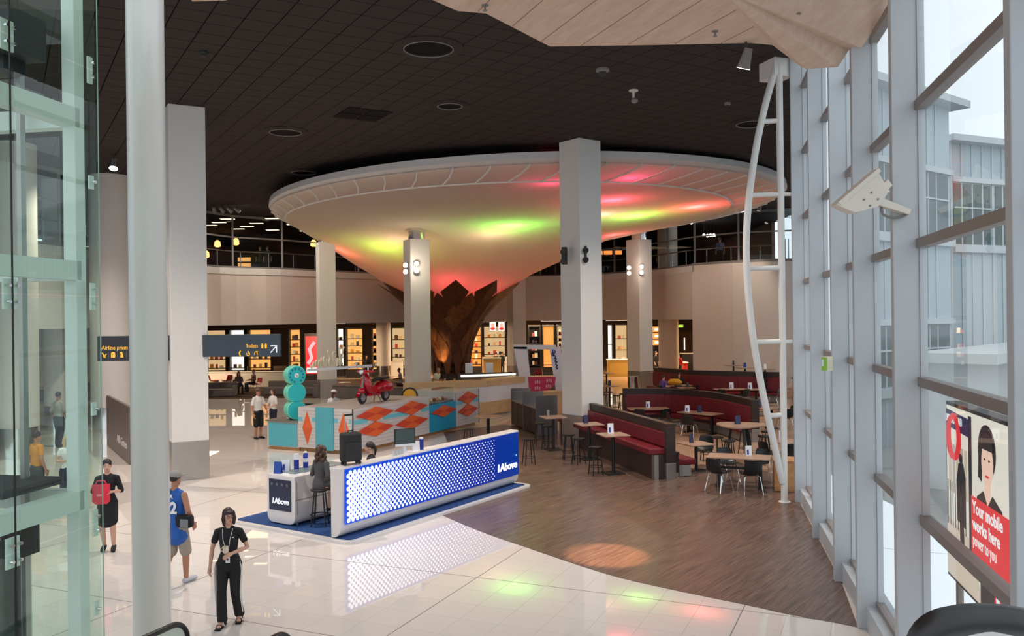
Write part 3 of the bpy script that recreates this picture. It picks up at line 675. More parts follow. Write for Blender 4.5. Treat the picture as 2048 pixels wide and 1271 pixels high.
# ================================================================== 1ABOVE KIOSK
KA = math.radians(33.4); kx = Vector((math.sin(KA), math.cos(KA), 0)); ky = Vector((-math.cos(KA), math.sin(KA), 0))
K0 = G(700, 1091); K0.z = 0
M_KW = mat('kiosk_white_gloss', C(224, 218, 216), .25, spec=.6); M_KB = mat('kiosk_blue_carpet', C(18, 62, 120), .85, noise=.12, nscale=60)
M_NAVY = mat('navy_gloss', C(14, 24, 62), .18)
M_LBOX = bpy.data.materials.new('blue_lightbox'); M_LBOX.use_nodes = True
_nt = M_LBOX.node_tree; _b = _nt.nodes['Principled BSDF']; _b.inputs['Base Color'].default_value = C(6, 30, 110); _b.inputs['Roughness'].default_value = .15
_tc = _nt.nodes.new('ShaderNodeTexCoord'); _sx = _nt.nodes.new('ShaderNodeSeparateXYZ'); _cr = _nt.nodes.new('ShaderNodeValToRGB')
_nt.links.new(_tc.outputs['Generated'], _sx.inputs[0]); _nt.links.new(_sx.outputs[0], _cr.inputs[0]); _nt.links.new(_cr.outputs[0], _b.inputs['Emission Color']); _b.inputs['Emission Strength'].default_value = .9
_cr.color_ramp.elements[0].color = C(10, 70, 190); _cr.color_ramp.elements[1].color = C(0, 44, 112)     # printed film: cobalt to navy
_e = _cr.color_ramp.elements.new(.72); _e.color = C(8, 30, 120)
plat = thing('kiosk_platform', 'low white platform with blue carpet under the blue dotted kiosk', 'platform', K0, 0)
def kp(a, b, z=0): return kx*a+ky*b+UZ*z
LP = 6.45; WP = 3.55
def rrect(a0, a1, b0, b1, r, n=6):
    out = []
    for (ca, cb, s0) in ((a1-r, b0+r, -90), (a1-r, b1-r, 0), (a0+r, b1-r, 90), (a0+r, b0+r, 180)):
        for k in range(n+1): t = math.radians(s0+90*k/n); p = kp(ca+r*math.cos(t), cb+r*math.sin(t)); out.append((p.x, p.y))
    return out
MB().prism(rrect(0, LP, 0, WP, .22), .0, .05).build('edge_slab', M_KW, plat)
MB().prism(rrect(.13, LP-.13, .13, WP-.13, .12), .05, .06).build('carpet', M_KB, plat)
kio = thing('lightbox_counter', 'long white counter with glowing blue front of white dots', 'counter', K0+kp(.10, .32, .06), 0)
CL = 6.2; CH = 1.33; CD = .27
def cprof(b_inset=0):                                  # end profile (b, z): rounded toe
    r = .2; pts = [(CD, 0.0), ]
    pts = [(r+.03, .0)]+[(.03+r-r*math.sin(t), r-r*math.cos(t)) for t in [math.pi/2*k/5 for k in range(1, 6)]]+[(0, CH), (CD, CH), (CD, 0)]
    return pts
pr = cprof(); MB().slab([kp(0, b, z) for b, z in pr], tuple(kx*CL)).build('body', M_KW, kio, bevel=.012)
MB().box(kp(CL/2, CD/2, CH+.006), (CD-.04, CL-.04, .012), -KA).build('top', M_KW, kio)
MB().slab([kp(.10, -.004, .25), kp(CL-.04, -.004, .25), kp(CL-.04, -.004, CH-.03), kp(.10, -.004, CH-.03)], tuple(-ky*.012)).build('lightbox', M_LBOX, kio)
# local mesh rotated so that 'Generated' x runs along the counter
lb = [c for c in kio.children if c.name.startswith('lightbox')][0]
for v in lb.data.vertices:
    c = v.co; v.co = (c.dot(kx), c.dot(ky), c.z)
lb.rotation_euler = (0, 0, math.atan2(kx.y, kx.x))
if ky.dot(Vector((-kx.y, kx.x, 0))) < 0:
    for v in lb.data.vertices: v.co.y *= -1
dots = MB(); M_DOT = emis('dot_glow', (.88, .94, 1, 1), 1.5)
ncol = 82
for i in range(ncol):
    a = .18+i*.0605; f = i/(ncol-1); r = .042*(1-f)+.011*f
    for j in range(9):
        z = .315+j*.121+(.0605 if i % 2 else 0)
        if z > CH-.07: continue
        dots.disc(kp(a, -.018, z), r, -ky, 12 if i < 40 else 8, .003)
dots.build('dot_pattern', M_DOT, kio, kind='stuff')
text_mesh('lettering', '1Above', .25, M_DOT, kio, frame_mtx(kp(5.18, -.022, .44), kx, -ky), width=.84, shear=.1, fat=.006)
MB().disc(kp(6.04, -.02, .74), .014, -ky, 10).build('trademark_dot', M_DOT, kio)
MB().box(kp(4.6, CD+.28, 1.12), (.55, 3.1, .04), -KA).build('worktop', M_DARK, kio)
for a_ in (3.2, 6.0): MB().box(kp(a_, CD+.28, .55), (.5, .05, 1.1), -KA).build('worktop_leg', M_KW, kio)
# low service desk behind it
g = G(590, 1053, .06)-K0; da = g.dot(kx); db = g.dot(ky)
DH = .98
desk = thing('service_desk', 'white kiosk service desk with navy lettered end panel', 'desk', K0+kp(da, db, .06), 0)
DW = .82; DL = 2.5
r = .16; pr = [(r, 0)]+[(r-r*math.sin(t), r-r*math.cos(t)) for t in [math.pi/2*k/4 for k in range(1, 5)]]+[(0, DH), (DW, DH)]+[(DW-r+r*math.cos(t), r-r*math.sin(t)) for t in [math.pi/2*k/4 for k in range(0, 5)]]
pr = [(b, z+.02) for b, z in pr]
MB().slab([kp(0, b, z) for b, z in pr], tuple(kx*DL)).build('body', M_KW, desk, bevel=.01)
MB().slab([kp(-.004, .10, .28), kp(-.004, DW-.08, .28), kp(-.004, DW-.08, DH-.07), kp(-.004, .10, DH-.07)], tuple(-kx*.012)).build('end_panel', M_NAVY, desk)
text_mesh('lettering', '1Above', .16, M_WHT, desk, frame_mtx(kp(-.02, DW-.16, .42), -ky, -kx), width=.48, shear=.1, fat=.003)
for k in range(4):
    MB().disc(kp(-.017, .2+k*.15, DH-.17), .035, -kx, 14).build('dim_dot', mat('dim_print', C(86, 92, 96), .4), desk)
for z in (.52, ): MB().bar(kp(.02, -.003, z), kp(DL, -.003, z), .006, .012).build('drawer_gap', M_GREY, desk)
MB().bar(kp(.06, -.004, .22), kp(.06, -.004, DH-.1), .006, .012).build('drawer_gap', M_GREY, desk)
MB().box(kp(.95, DW*.55, DH+.026), (.5, 1.5, .012), -KA).build('glass_top', mat('grey_glass_top', C(120, 136, 140), .1), desk)
for a, b in ((.15, .1), (.15, DW-.1), (DL-.15, .1), (DL-.15, DW-.1)): MB().cyl(kp(a, b, 0), kp(a, b, .05), .025, n=10).build('foot', M_STEEL, desk)
D0 = K0+kp(da, db, .06+DH+.02)
# things on the desk
M_BLUEB = mat('bottle_blue', C(22, 50, 150), .3); M_WP = mat('white_plastic', C(232, 234, 240), .35)
def dpos(a, b): return D0+kp(a, b)
for (a, b, cap, lab) in ((.62, .62, True, 'blue bottle with white top on the service desk, left one'), (.86, .60, False, 'blue bottle with white band on the service desk, right one')):
    t = thing('bottle', lab, 'bottle', dpos(a, b)+UZ*.012, 0, 'bottles on the service desk')
    if cap:
        MB().lathe([(.055, 0), (.055, .20)], n=18).build('body', M_BLUEB, t, True); MB().lathe([(.055, .20), (.055, .32)], n=18).build('cap', M_WP, t, True)
    else:
        MB().lathe([(.055, 0), (.055, .27), (.03, .31)], n=18).build('body', M_BLUEB, t, True); MB().lathe([(.056, .12), (.056, .20)], n=18).build('band', M_WP, t, True); MB().lathe([(.03, .31), (.028, .345)], n=14).build('cap', M_WP, t, True)
def card(name, loc, rz, w, h, m, label, group=None, blue=True, mb=None):
    t = thing(name, label, 'card', loc, rz, group)
    MB().slab([(-w/2, -.03, 0), (w/2, -.03, 0), (w/2, .0, h), (-w/2, .0, h)], (0, .008, 0)).build('front_leaf', m, t)
    MB().slab([(-w/2, .04, 0), (w/2, .04, 0), (w/2, .006, h), (-w/2, .006, h)], (0, .008, 0)).build('back_leaf', m, t)
    if blue: MB().slab([(-w*.32, -.033+.03*.12, h*.12), (-w*.02, -.033+.03*.12, h*.12), (-w*.02, -.033+.03*.62, h*.62), (-w*.32, -.033+.03*.62, h*.62)], (0, .003, 0)).build('blue_print', mb or M_BLUEB, t)
    return t
M_SKYB = mat('card_blue', C(16, 70, 160), .35)
card('brochure_stand', dpos(.12, .62), -KA+.3, .17, .24, M_SKYB, 'blue brochure stand on the left end of the service desk', blue=False)
card('brochure_stand', dpos(.36, .66), -KA+.3, .19, .24, M_WP, 'white brochure stand with blue print on the service desk')
o = thing('leaflet', 'white open leaflet lying flat on the service desk', 'leaflet', dpos(.26, .34)); MB().box((0, 0, .004), (.42, .24, .006), -KA+.5).build('page', M_WP, o); MB().box((.02, 0, .008), (.14, .18, .003), -KA+.5).build('photo', M_GREY, o)
# on the long counter
T1 = K0+kp(.10, .32, .06+CH+.012)
sc_ = thing('suitcase', 'black upright cabin suitcase with raised handle standing on the white counter', 'suitcase', T1+kp(.42, .14), -KA+math.radians(68))
MB().box((0, 0, .34), (.40, .25, .56)).build('shell', mat('black_fabric', C(34, 34, 36), .75, noise=.2, nscale=60), sc_, True, bevel=.05)
MB().box((0, -.13, .26), (.32, .03, .34)).build('pocket', mat('black_fabric2', C(42, 42, 45), .8), sc_, bevel=.012)
for s in (-1, 1):
    MB().cyl((s*.07, .09, .6), (s*.07, .09, .93), .009, n=8).build('handle_rod', M_CHROME, sc_)
    MB().cyl((s*.15-.02, .06, .035), (s*.15+.02, .06, .035), .035, n=14).build('wheel', M_BLACK, sc_); MB().cyl((s*.15-.02, -.08, .035), (s*.15+.02, -.08, .035), .035, n=14).build('wheel', M_BLACK, sc_)
MB().box((0, .09, .95), (.17, .035, .04)).build('grip', M_BLACK, sc_, bevel=.01)
MB().tube([(-.06, 0, .61), (-.05, 0, .65), (.05, 0, .65), (.06, 0, .61)], .012, 6).build('top_handle', M_BLACK, sc_)
mo = thing('monitor', 'black-screened desktop monitor on the long white counter', 'monitor', T1+kp(2.02, .14), -KA+math.radians(60))
MB().box((0, 0, .33), (.46, .035, .36)).build('bezel', M_BLACK, mo, bevel=.008); MB().box((0, -.02, .345), (.42, .006, .30)).build('screen', mat('dark_screen', C(70, 84, 84), .12), mo)
MB().box((0, -.021, .165), (.44, .006, .05)).build('chin', M_WP, mo); MB().bar((0, .02, 0), (0, .02, .25), .06, .03, up=(0, 1, 0)).build('stand', M_WP, mo); MB().box((0, .03, .008), (.22, .18, .016)).build('foot', M_WP, mo)
t = thing('bottle', 'small blue bottle with white cap beside the monitor', 'bottle', T1+kp(2.55, .13)); MB().lathe([(.05, 0), (.05, .22)], n=16).build('body', M_BLUEB, t, True); MB().lathe([(.045, .22), (.045, .26)], n=16).build('cap', M_WP, t, True)
card('brochure_stand', T1+kp(2.38, .14), -KA+.9, .16, .2, M_WP, 'white card stand between the monitor and the small blue bottle', blue=False)
for k in range(4):
    t = thing('glass_tumbler', 'small pale tumbler left of the monitor, %s in its row' % ('first', 'second', 'third', 'fourth')[k], 'glass', T1+kp(1.6+k*.09, .08), 0, 'tumblers on the long counter'); MB().lathe([(.026, 0), (.034, .1), (.030, .1), (.022, .006)], n=14).build('cup', mat('frosted_cup', C(200, 205, 210), .2), t, True)
# stools at the desk
def make_stool(seat=M_BLACK):
    t = thing('bar_stool', '-', 'stool'); h = .74
    MB().lathe([(.0, h-.035), (.17, h-.035), (.185, h-.02), (.185, h-.005), (.17, h+.006), (0, h+.004)], n=24).build('seat', seat, t, True)
    for k in range(4):
        a = math.pi/4+k*math.pi/2; MB().cyl((.12*math.cos(a), .12*math.sin(a), h-.03), (.21*math.cos(a), .21*math.sin(a), 0), .015, n=8).build('leg', M_BLACK, t)
    MB().tube([(.185*math.cos(a*math.pi/12), .185*math.sin(a*math.pi/12), .22) for a in range(24)], .011, 6, closed=True).build('foot_ring', M_BLACK, t, True)
    return t
STOOL = make_stool(); STOOL_USED = [False]
def stool(loc, label, group='black bar stools', rz=0):
    o = place(STOOL, STOOL_USED[0], loc, rz, label, group); STOOL_USED[0] = True; return o
s1 = G(640, 1050, .06); stool((s1.x, s1.y, .062), 'black stool under the woman in the dark dress at the kiosk desk')
s2 = G(683, 1025, .06)+Vector((.22, .0, 0)); stool((s2.x, s2.y, .062), 'black stool between the kiosk desk and the glowing counter')

# ================================================================== TURQUOISE SCOOTER KIOSK
TA = math.radians(26.5); tx = Vector((math.sin(TA), math.cos(TA), 0)); ty = Vector((-math.cos(TA), math.sin(TA), 0))
N0 = P(705, 813, 26.4); N0.z = 0; TH_ = 1.43; TLn = 8.1; TSh = 2.15
M_TQ = mat('turquoise_panel', C(84, 172, 186), .5, noise=.06, nscale=30); M_TQ2 = mat('cyan_panel', C(28, 152, 190), .45)
M_BOARD = mat('white_board', C(206, 200, 198), .5, noise=.03); M_OR = mat('orange_diamond', C(226, 96, 42), .5); M_OR2 = mat('vermilion_diamond', C(206, 64, 34), .5); M_CYS = mat('pale_cyan_band', C(110, 190, 205), .5)
def tp_(a, b, z=0): return tx*a+ty*b+UZ*z
tk = thing('painted_kiosk', 'white boarded snack kiosk with orange diamonds and turquoise panels', 'kiosk', N0)
poly = [tp_(0, 0), tp_(TLn, 0), tp_(TLn, 3.0), tp_(0, 3.0)]; poly[3] = tp_(.25, TSh)
for a0_, a1_, zt_ in ((.04, 4.4, TH_-.02), (4.4, 6.32, 1.10), (6.32, TLn-.04, TH_-.02)):
    MB().prism([(p.x, p.y) for p in (tp_(a0_, .04), tp_(a1_, .04), tp_(a1_, TSh), tp_(a0_, TSh))], .12, zt_).build('carcass', M_BOARD, tk)
MB().prism([(p.x, p.y) for p in (tp_(0, 0), tp_(4.4, 0), tp_(4.4, TSh), tp_(0, TSh))], TH_-.02, TH_).build('roof_deck', mat('grey_deck', C(166, 158, 156), .4, noise=.06), tk)
MB().prism([(p.x, p.y) for p in (tp_(.1, .1), tp_(TLn-.1, .1), tp_(TLn-.1, TSh), tp_(.1, TSh))], 0, .12).build('toe_kick', M_TIMBER, tk)
def board_field(p0, p1, n_, z0, z1, parent, outn):
    nb = int(round((z1-z0)/.11))
    for k in range(nb):
        za = z0+(z1-z0)*k/nb; zb = z0+(z1-z0)*(k+1)/nb-.006
        MB().slab([p0+UZ*za, p1+UZ*za, p1+UZ*zb, p0+UZ*zb], tuple(outn*.018)).build('board', M_BOARD, parent)
# long front: three boarded bays and one cyan bay
board_field(tp_(0, 0), tp_(4.42, 0), 0, .13, TH_, tk, -ty); board_field(tp_(6.3, 0), tp_(TLn, 0), 0, .13, TH_, tk, -ty)
MB().slab([tp_(4.42, 0, .13), tp_(6.3, 0, .13), tp_(6.3, 0, 1.12), tp_(4.42, 0, 1.12)], tuple(-ty*.03)).build('cyan_bay', M_TQ2, tk)
def diamond(ca, cz, w, h, dp=.045):
    c = tp_(ca, -.02, cz); L_, R_, T_, B_ = c-tx*w, c+tx*w, c+UZ*h, c-UZ*h; out = -ty*dp
    m1 = MB(); m2 = MB(); mid = lambda p, q: (p+q)/2
    lt, rt, lb_, rb = mid(L_, T_), mid(R_, T_), mid(L_, B_), mid(R_, B_)
    m1.slab([T_, lt, c, rt], tuple(out)); m1.slab([B_, rb, c, lb_], tuple(out)); m2.slab([L_, lb_, c, lt], tuple(out)); m2.slab([R_, rt, c, rb], tuple(out))
    d_ = m1.build('diamond', M_OR, tk); m2.build('diamond_facet', M_OR2, d_)
for ca, cz in ((1.15, 1.17), (3.27, 1.15), (1.15, .68), (3.27, .66)): diamond(ca, cz, 1.02, .24)
diamond(5.4, .82, .9, .22); diamond(7.2, 1.15, .78, .24); diamond(7.2, .67, .78, .24)
for a0, a1, z in ((.03, .75, 1.0), (1.6, 3.0, .99), (3.9, 4.4, 1.0), (6.35, 6.8, 1.0), (7.65, 8.08, 1.0)):
    MB().slab([tp_(a0, 0, z-.07), tp_(a1, 0, z-.07), tp_(a1, 0, z+.07), tp_(a0, 0, z+.07)], tuple(-ty*.022)).build('cyan_band', M_CYS, tk)
# short end: boards, turquoise door panel, tall diamonds
board_field(tp_(0, .0), tp_(0, TSh), 0, .13, TH_, tk, -tx)
MB().slab([tp_(0, .72, .1), tp_(0, 1.42, .1), tp_(0, 1.42, TH_+.02), tp_(0, .72, TH_+.02)], tuple(-tx*.06)).build('turquoise_door', M_TQ, tk)
for cb in (.34, 1.78):
    c = tp_(-.02, cb, .76); h = .56; w = .2; o_ = -tx*.07
    ap = c+o_; vs = [c+UZ*h, c-ty*w, c-UZ*h, c+ty*w, ap]
    MB().add(vs, [(0, 1, 4), (1, 2, 4), (2, 3, 4), (3, 0, 4), (3, 2, 1, 0)]).build('tall_diamond', M_OR, tk)
for b0, b1 in ((.0, .12), (.56, .72), (1.42, 1.58), (1.98, TSh)):
    MB().slab([tp_(0, b0, .98), tp_(0, b1, .98), tp_(0, b1, 1.1), tp_(0, b0, 1.1)], tuple(-tx*.022)).build('cyan_band', M_CYS, tk)
MB().bar(tp_(-.01, -.01, .1), tp_(-.01, -.01, TH_), .04, .04).build('corner_trim', M_DARK, tk); MB().bar(tp_(TLn, -.01, .1), tp_(TLn, -.01, TH_), .03, .04).build('corner_trim', M_DARK, tk)
# low counter at the left end
lcn = thing('low_counter', 'low turquoise service counter with steel top at left end of the painted kiosk', 'counter', N0+tp_(0, TSh+.02))
MB().prism([(p.x, p.y) for p in (tp_(.05, 0), tp_(2.2, 0), tp_(2.2, 1.25), tp_(.05, 1.25))], 0, .1).build('toe_kick', M_TIMBER, lcn)
MB().prism([(p.x, p.y) for p in (tp_(0, 0), tp_(2.2, 0), tp_(2.2, 1.3), tp_(0, 1.3))], .1, .92).build('body', mat('counter_cream', C(196, 186, 176), .5), lcn)
MB().slab([tp_(0, .04, .13), tp_(0, 1.22, .13), tp_(0, 1.22, .88), tp_(0, .04, .88)], tuple(-tx*.02)).build('front_panel', M_TQ, lcn)
MB().prism([(p.x, p.y) for p in (tp_(-.04, 0), tp_(2.2, 0), tp_(2.2, 1.34), tp_(-.04, 1.34))], .92, .96).build('top', M_STEEL, lcn)
q = N0+tp_(.45, TSh+.75, .962); t = thing('teapot', 'round steel pot on the low turquoise counter', 'pot', q); MB().lathe([(.09, 0), (.14, .06), (.15, .14), (.10, .22), (.05, .24)], n=20).build('body', M_CHROME, t, True); MB().ell((0, 0, .26), (.03, .03, .03)).build('knob', M_CHROME, t, True)
q = N0+tp_(.9, TSh+.4, .962); t = thing('till', 'black cash till screen on the low turquoise counter', 'till', q, -TA+.4); MB().box((0, 0, .06), (.34, .36, .12)).build('base', M_BLACK, t, bevel=.01); MB().slab([(-.17, -.05, .14), (.17, -.05, .14), (.17, .16, .46), (-.17, .16, .46)], (0, .05, .0)).build('screen', M_BLACK, t)
# stacked turquoise drums with a dial
DRC = N0+tp_(.35, TSh+.42, .962)
dr = thing('dial_drums', 'stack of turquoise drums, the top one a telephone dial, at kiosk corner', 'decoration', DRC)
M_DR = mat('turquoise_gloss', C(40, 190, 196), .35); M_DRS = mat('mint_gloss', C(110, 205, 180), .4)
fd = Vector((.55, -.83, 0)).normalized(); fs_ = Vector((fd.y, -fd.x, 0))
for k, z in enumerate((.325, .88, 1.45)):
    c = UZ*z; d_ = MB().tube([c-fd*.26, c-fd*.24, c+fd*.12, c+fd*.14], [.29, .32, .32, .30], 32).build('drum', M_DRS, dr, True)
    MB().disc(c+fd*.141, .295, fd, 32, .006).build('drum_face', M_DR, d_)
    if k == 2:
        for q in range(11):
            a_ = math.radians(-50+q*30); MB().disc(c+fd*.148+(-fs_)*.22*math.cos(a_)+UZ*.22*math.sin(a_), .034, fd, 12, .004).build('finger_hole', mat('deep_teal', C(10, 110, 130), .4), d_)
        MB().disc(c+fd*.148, .075, fd, 20, .006).build('dial_hub', M_WP, d_)
        MB().bar(c+fd*.158-fs_*.03-UZ*.03, c+fd*.158+fs_*.03+UZ*.03, .006, .012).build('dial_pointer', M_DARK, d_)
    if k < 2: MB().cyl(UZ*(z+.28), UZ*(z+.34), .1, n=14).build('neck', M_DR, dr)
# ledge with the reversed script sign
lg = thing('script_sign', 'cream script lettering seen from behind on a white ledge above the kiosk', 'sign', N0+tp_(.4, TSh+.0, 0))
wa = P(614, 740, 28.6)-lg.location; wb = P(742, 731, 31.2)-lg.location
MB().bar(wa, wb, .10, .09).build('ledge', M_WP, lg)
for q in (wa.lerp(wb, .95), ): MB().cyl((q.x, q.y, 1.0), tuple(q), .03, n=8).build('ledge_post', M_WP, lg)
M_CRM = mat('cream_letter', C(216, 206, 176), .4)
wd = (wb-wa).normalized()
def scr(pts): return [wa+wd*p[0]+UZ*(.05+p[1]) for p in pts]
strokes = [[(.15, .12), (.2, .02), (.26, .12), (.3, .22), (.28, .1), (.36, .04)], [(.36, .04), (.42, .26), (.5, .06), (.56, .26), (.62, .05)], [(.62, .05), (.66, .34), (.74, .05), (.78, .36), (.88, .04)], [(.88, .04), (.9, .26), (1.0, .05), (1.04, .28), (1.12, .05)],
           [(1.1, .05), (1.02, .5), (.98, .52), (1.28, .02)], [(1.28, .02), (1.2, .46), (1.32, .5), (1.34, .38), (1.26, .34)], [(1.4, .02), (1.42, .3), (1.56, .04), (1.52, .62), (1.6, .64)], [(1.56, .04), (1.70, .62), (1.76, .64)]]
for st in strokes: MB().tube(spline(scr(st), 5), .032, 6).build('letter_stroke', M_CRM, lg, True)

# red scooter on the roof deck
sa = P(709, 808, 27.6); sb = P(768, 800, 29.0); fw = Vector((sa.x-sb.x, sa.y-sb.y, 0)).normalized()
sc0 = (sa+sb)/2+Vector((.12, .22, 0.004)); sco = thing('scooter', 'glossy red motor scooter with black seat parked on the kiosk roof', 'scooter', (sc0.x, sc0.y, TH_+.002), math.atan2(fw.y, fw.x))
M_SR = mat('scooter_red', C(176, 10, 32), .18, coat=.6); M_SEAT = mat('black_seat', C(30, 27, 27), .5)
def wheel(x):
    w = MB().tube([(x+.165*math.cos(a), 0, .215+.165*math.sin(a)) for a in [2*math.pi*k/24 for k in range(24)]], .052, 10, closed=True).build('wheel', M_BLACK, sco, True)
    MB().tube([(x, -.045, .215), (x, .045, .215)], .125, 20).build('rim', M_CHROME, w, True); return w
wheel(.64); wheel(-.62)
MB().tube([(.56, 0, .93), (.64, .0, .5), (.64, .06, .22)], .035, 8).build('fork', M_GREY, sco, True)
MB().loft([[Vector((.64+.25*math.cos(a)*1.0, s*.075, .215+.25*math.sin(a))) for s in (-1, -.6, .6, 1)] for a in [math.radians(d) for d in range(10, 171, 16)]], cap=False).build('front_fender', M_SR, sco, True)
MB().ell((.66, 0, .42), (.16, .09, .12)).build('fender_cowl', M_SR, sco, True)
sh = []
for z, xx, w in ((.30, .36, .15), (.42, .44, .20), (.58, .50, .22), (.75, .53, .20), (.90, .52, .13), (.98, .50, .06)):
    sh.append([Vector((xx-.05*abs(s)**2+.05*(1-abs(s)), s*w, z)) for s in (-1, -.7, -.35, 0, .35, .7, 1)]+[Vector((xx-.05*abs(s)**2+.05*(1-abs(s))-.035, s*w, z)) for s in (1, .7, .35, 0, -.35, -.7, -1)])
MB().loft(sh).build('leg_shield', M_SR, sco, True)
MB().box((.12, 0, .27), (.6, .32, .06)).build('floorboard', M_SR, sco, bevel=.02); MB().box((.14, 0, .303), (.42, .22, .012)).build('floor_mat', M_DARK, sco)
bd = []
for x, w, z0, z1 in ((-.05, .13, .28, .56), (-.2, .18, .27, .66), (-.42, .22, .27, .72), (-.62, .22, .33, .70), (-.82, .15, .42, .64), (-.94, .06, .48, .58)):
    bd.append([Vector((x, w*math.cos(a), (z0+z1)/2+(z1-z0)/2*math.sin(a))) for a in [2*math.pi*k/14 for k in range(14)]])
MB().loft(bd).build('rear_body', M_SR, sco, True)
for s in (-1, 1): MB().ell((-.55, s*.2, .50), (.30, .07, .17)).build('side_cowl', M_SR, sco, True)
MB().tube([(.05, 0, .72), (-.1, 0, .77), (-.4, 0, .78), (-.72, 0, .80), (-.84, 0, .78)], [(.06, .04), (.13, .06), (.14, .065), (.12, .06), (.04, .03)], 12).build('seat', M_SEAT, sco, True)
MB().tube([(-.80, .12, .75), (-.98, .10, .80), (-.98, -.10, .80), (-.80, -.12, .75)], .012, 6).build('rear_rack', M_CHROME, sco, True)
MB().ell((.55, 0, 1.04), (.12, .15, .08)).build('headset', M_SR, sco, True)
hl = MB().tube([(.62, 0, 1.06), (.69, 0, 1.055), (.70, 0, 1.055)], [.075, .082, .07], 18).build('headlight', M_CHROME, sco, True); MB().ell((.70, 0, 1.055), (.02, .065, .065)).build('lens', mat('lens_glass', C(215, 225, 230), .05), hl, True)
hb = MB().tube([(.44, .36, 1.06), (.5, .2, 1.07), (.53, 0, 1.06), (.5, -.2, 1.07), (.44, -.36, 1.06)], .026, 8).build('handlebar', M_SR, sco, True)
for s in (-1, 1):
    MB().cyl((.45, s*.34, 1.06), (.40, s*.46, 1.04), .022, n=8).build('grip', M_BLACK, hb); MB().cyl((.47, s*.28, 1.07), (.44, s*.40, 1.28), .007, n=6).build('mirror_stalk', M_CHROME, hb)
    MB().ell((.44, s*.41, 1.31), (.02, .06, .045)).build('mirror', M_CHROME, hb, True); MB().ell((.56, s*.19, 1.03), (.03, .03, .02)).build('indicator', mat('amber', C(230, 140, 50), .2), hb, True)
MB().ell((-.96, 0, .55), (.03, .06, .05)).build('tail_light', mat('tail_red', C(220, 60, 40), .2), sco, True)
for s in (-1, 1): MB().cyl((-.1, s*.06, .26), (-.2, s*.17, .0), .013, n=6).build('stand_leg', M_BLACK, sco)
MB().ell((-.62, -.06, .22), (.12, .05, .10)).build('engine_cover', M_STEEL, sco, True)
# steamy glass food case on the cyan bay
gc = thing('food_case', 'clear glass display case of small cakes on the cyan kiosk bay', 'display case', N0+tp_(4.5, .05, 1.12))
for (p, q) in ((tp_(0, 0), tp_(1.75, 0)), (tp_(0, .6), tp_(1.75, .6)), (tp_(0, 0), tp_(0, .6)), (tp_(1.75, 0), tp_(1.75, .6))):
    MB().add([p, q, q+UZ*.5, p+UZ*.5], [(0, 1, 2, 3)]).build('glass_side', M_GLASS, gc)
MB().add([tp_(0, 0, .5), tp_(1.75, 0, .5), tp_(1.75, .6, .5), tp_(0, .6, .5)], [(0, 1, 2, 3)]).build('glass_top', M_GLASS, gc)
MB().box(tp_(.87, .3, .03), (.6, 1.75, .05), -TA).build('tray', M_STEEL, gc)
for k in range(14):
    p = N0+tp_(4.72+.105*k, .22+.2*(k % 2), 1.176); t = tag(MB().ell((0, 0, .055), (.06, .06, .055)).build('cake', mat(('cake_pink', 'cake_brown', 'cake_cream')[k % 3], (C(196, 120, 110), C(110, 72, 52), C(214, 190, 150))[k % 3], .6), None, True), '%s round cake, %s of its colour from left in the glass display case' % (('pink', 'brown', 'cream')[k % 3], ('first', 'second', 'third', 'fourth', 'fifth')[k//3]), 'cake', 'cakes in the glass case'); t.location = p
yb = thing('yellow_fan', 'black-rimmed yellow round fan blade standing beside the glass cake case', 'decoration', N0+tp_(4.72, 1.0, 1.10)); MB().tube([(0, .12, .31), (0, 0, .31)], .3, 24).build('disc', M_BLACK, yb, True); MB().tube([(0, .0, .31), (0, -.02, .31)], .24, 24).build('yellow_face', mat('amber_yellow', C(232, 168, 40), .4), yb, True)
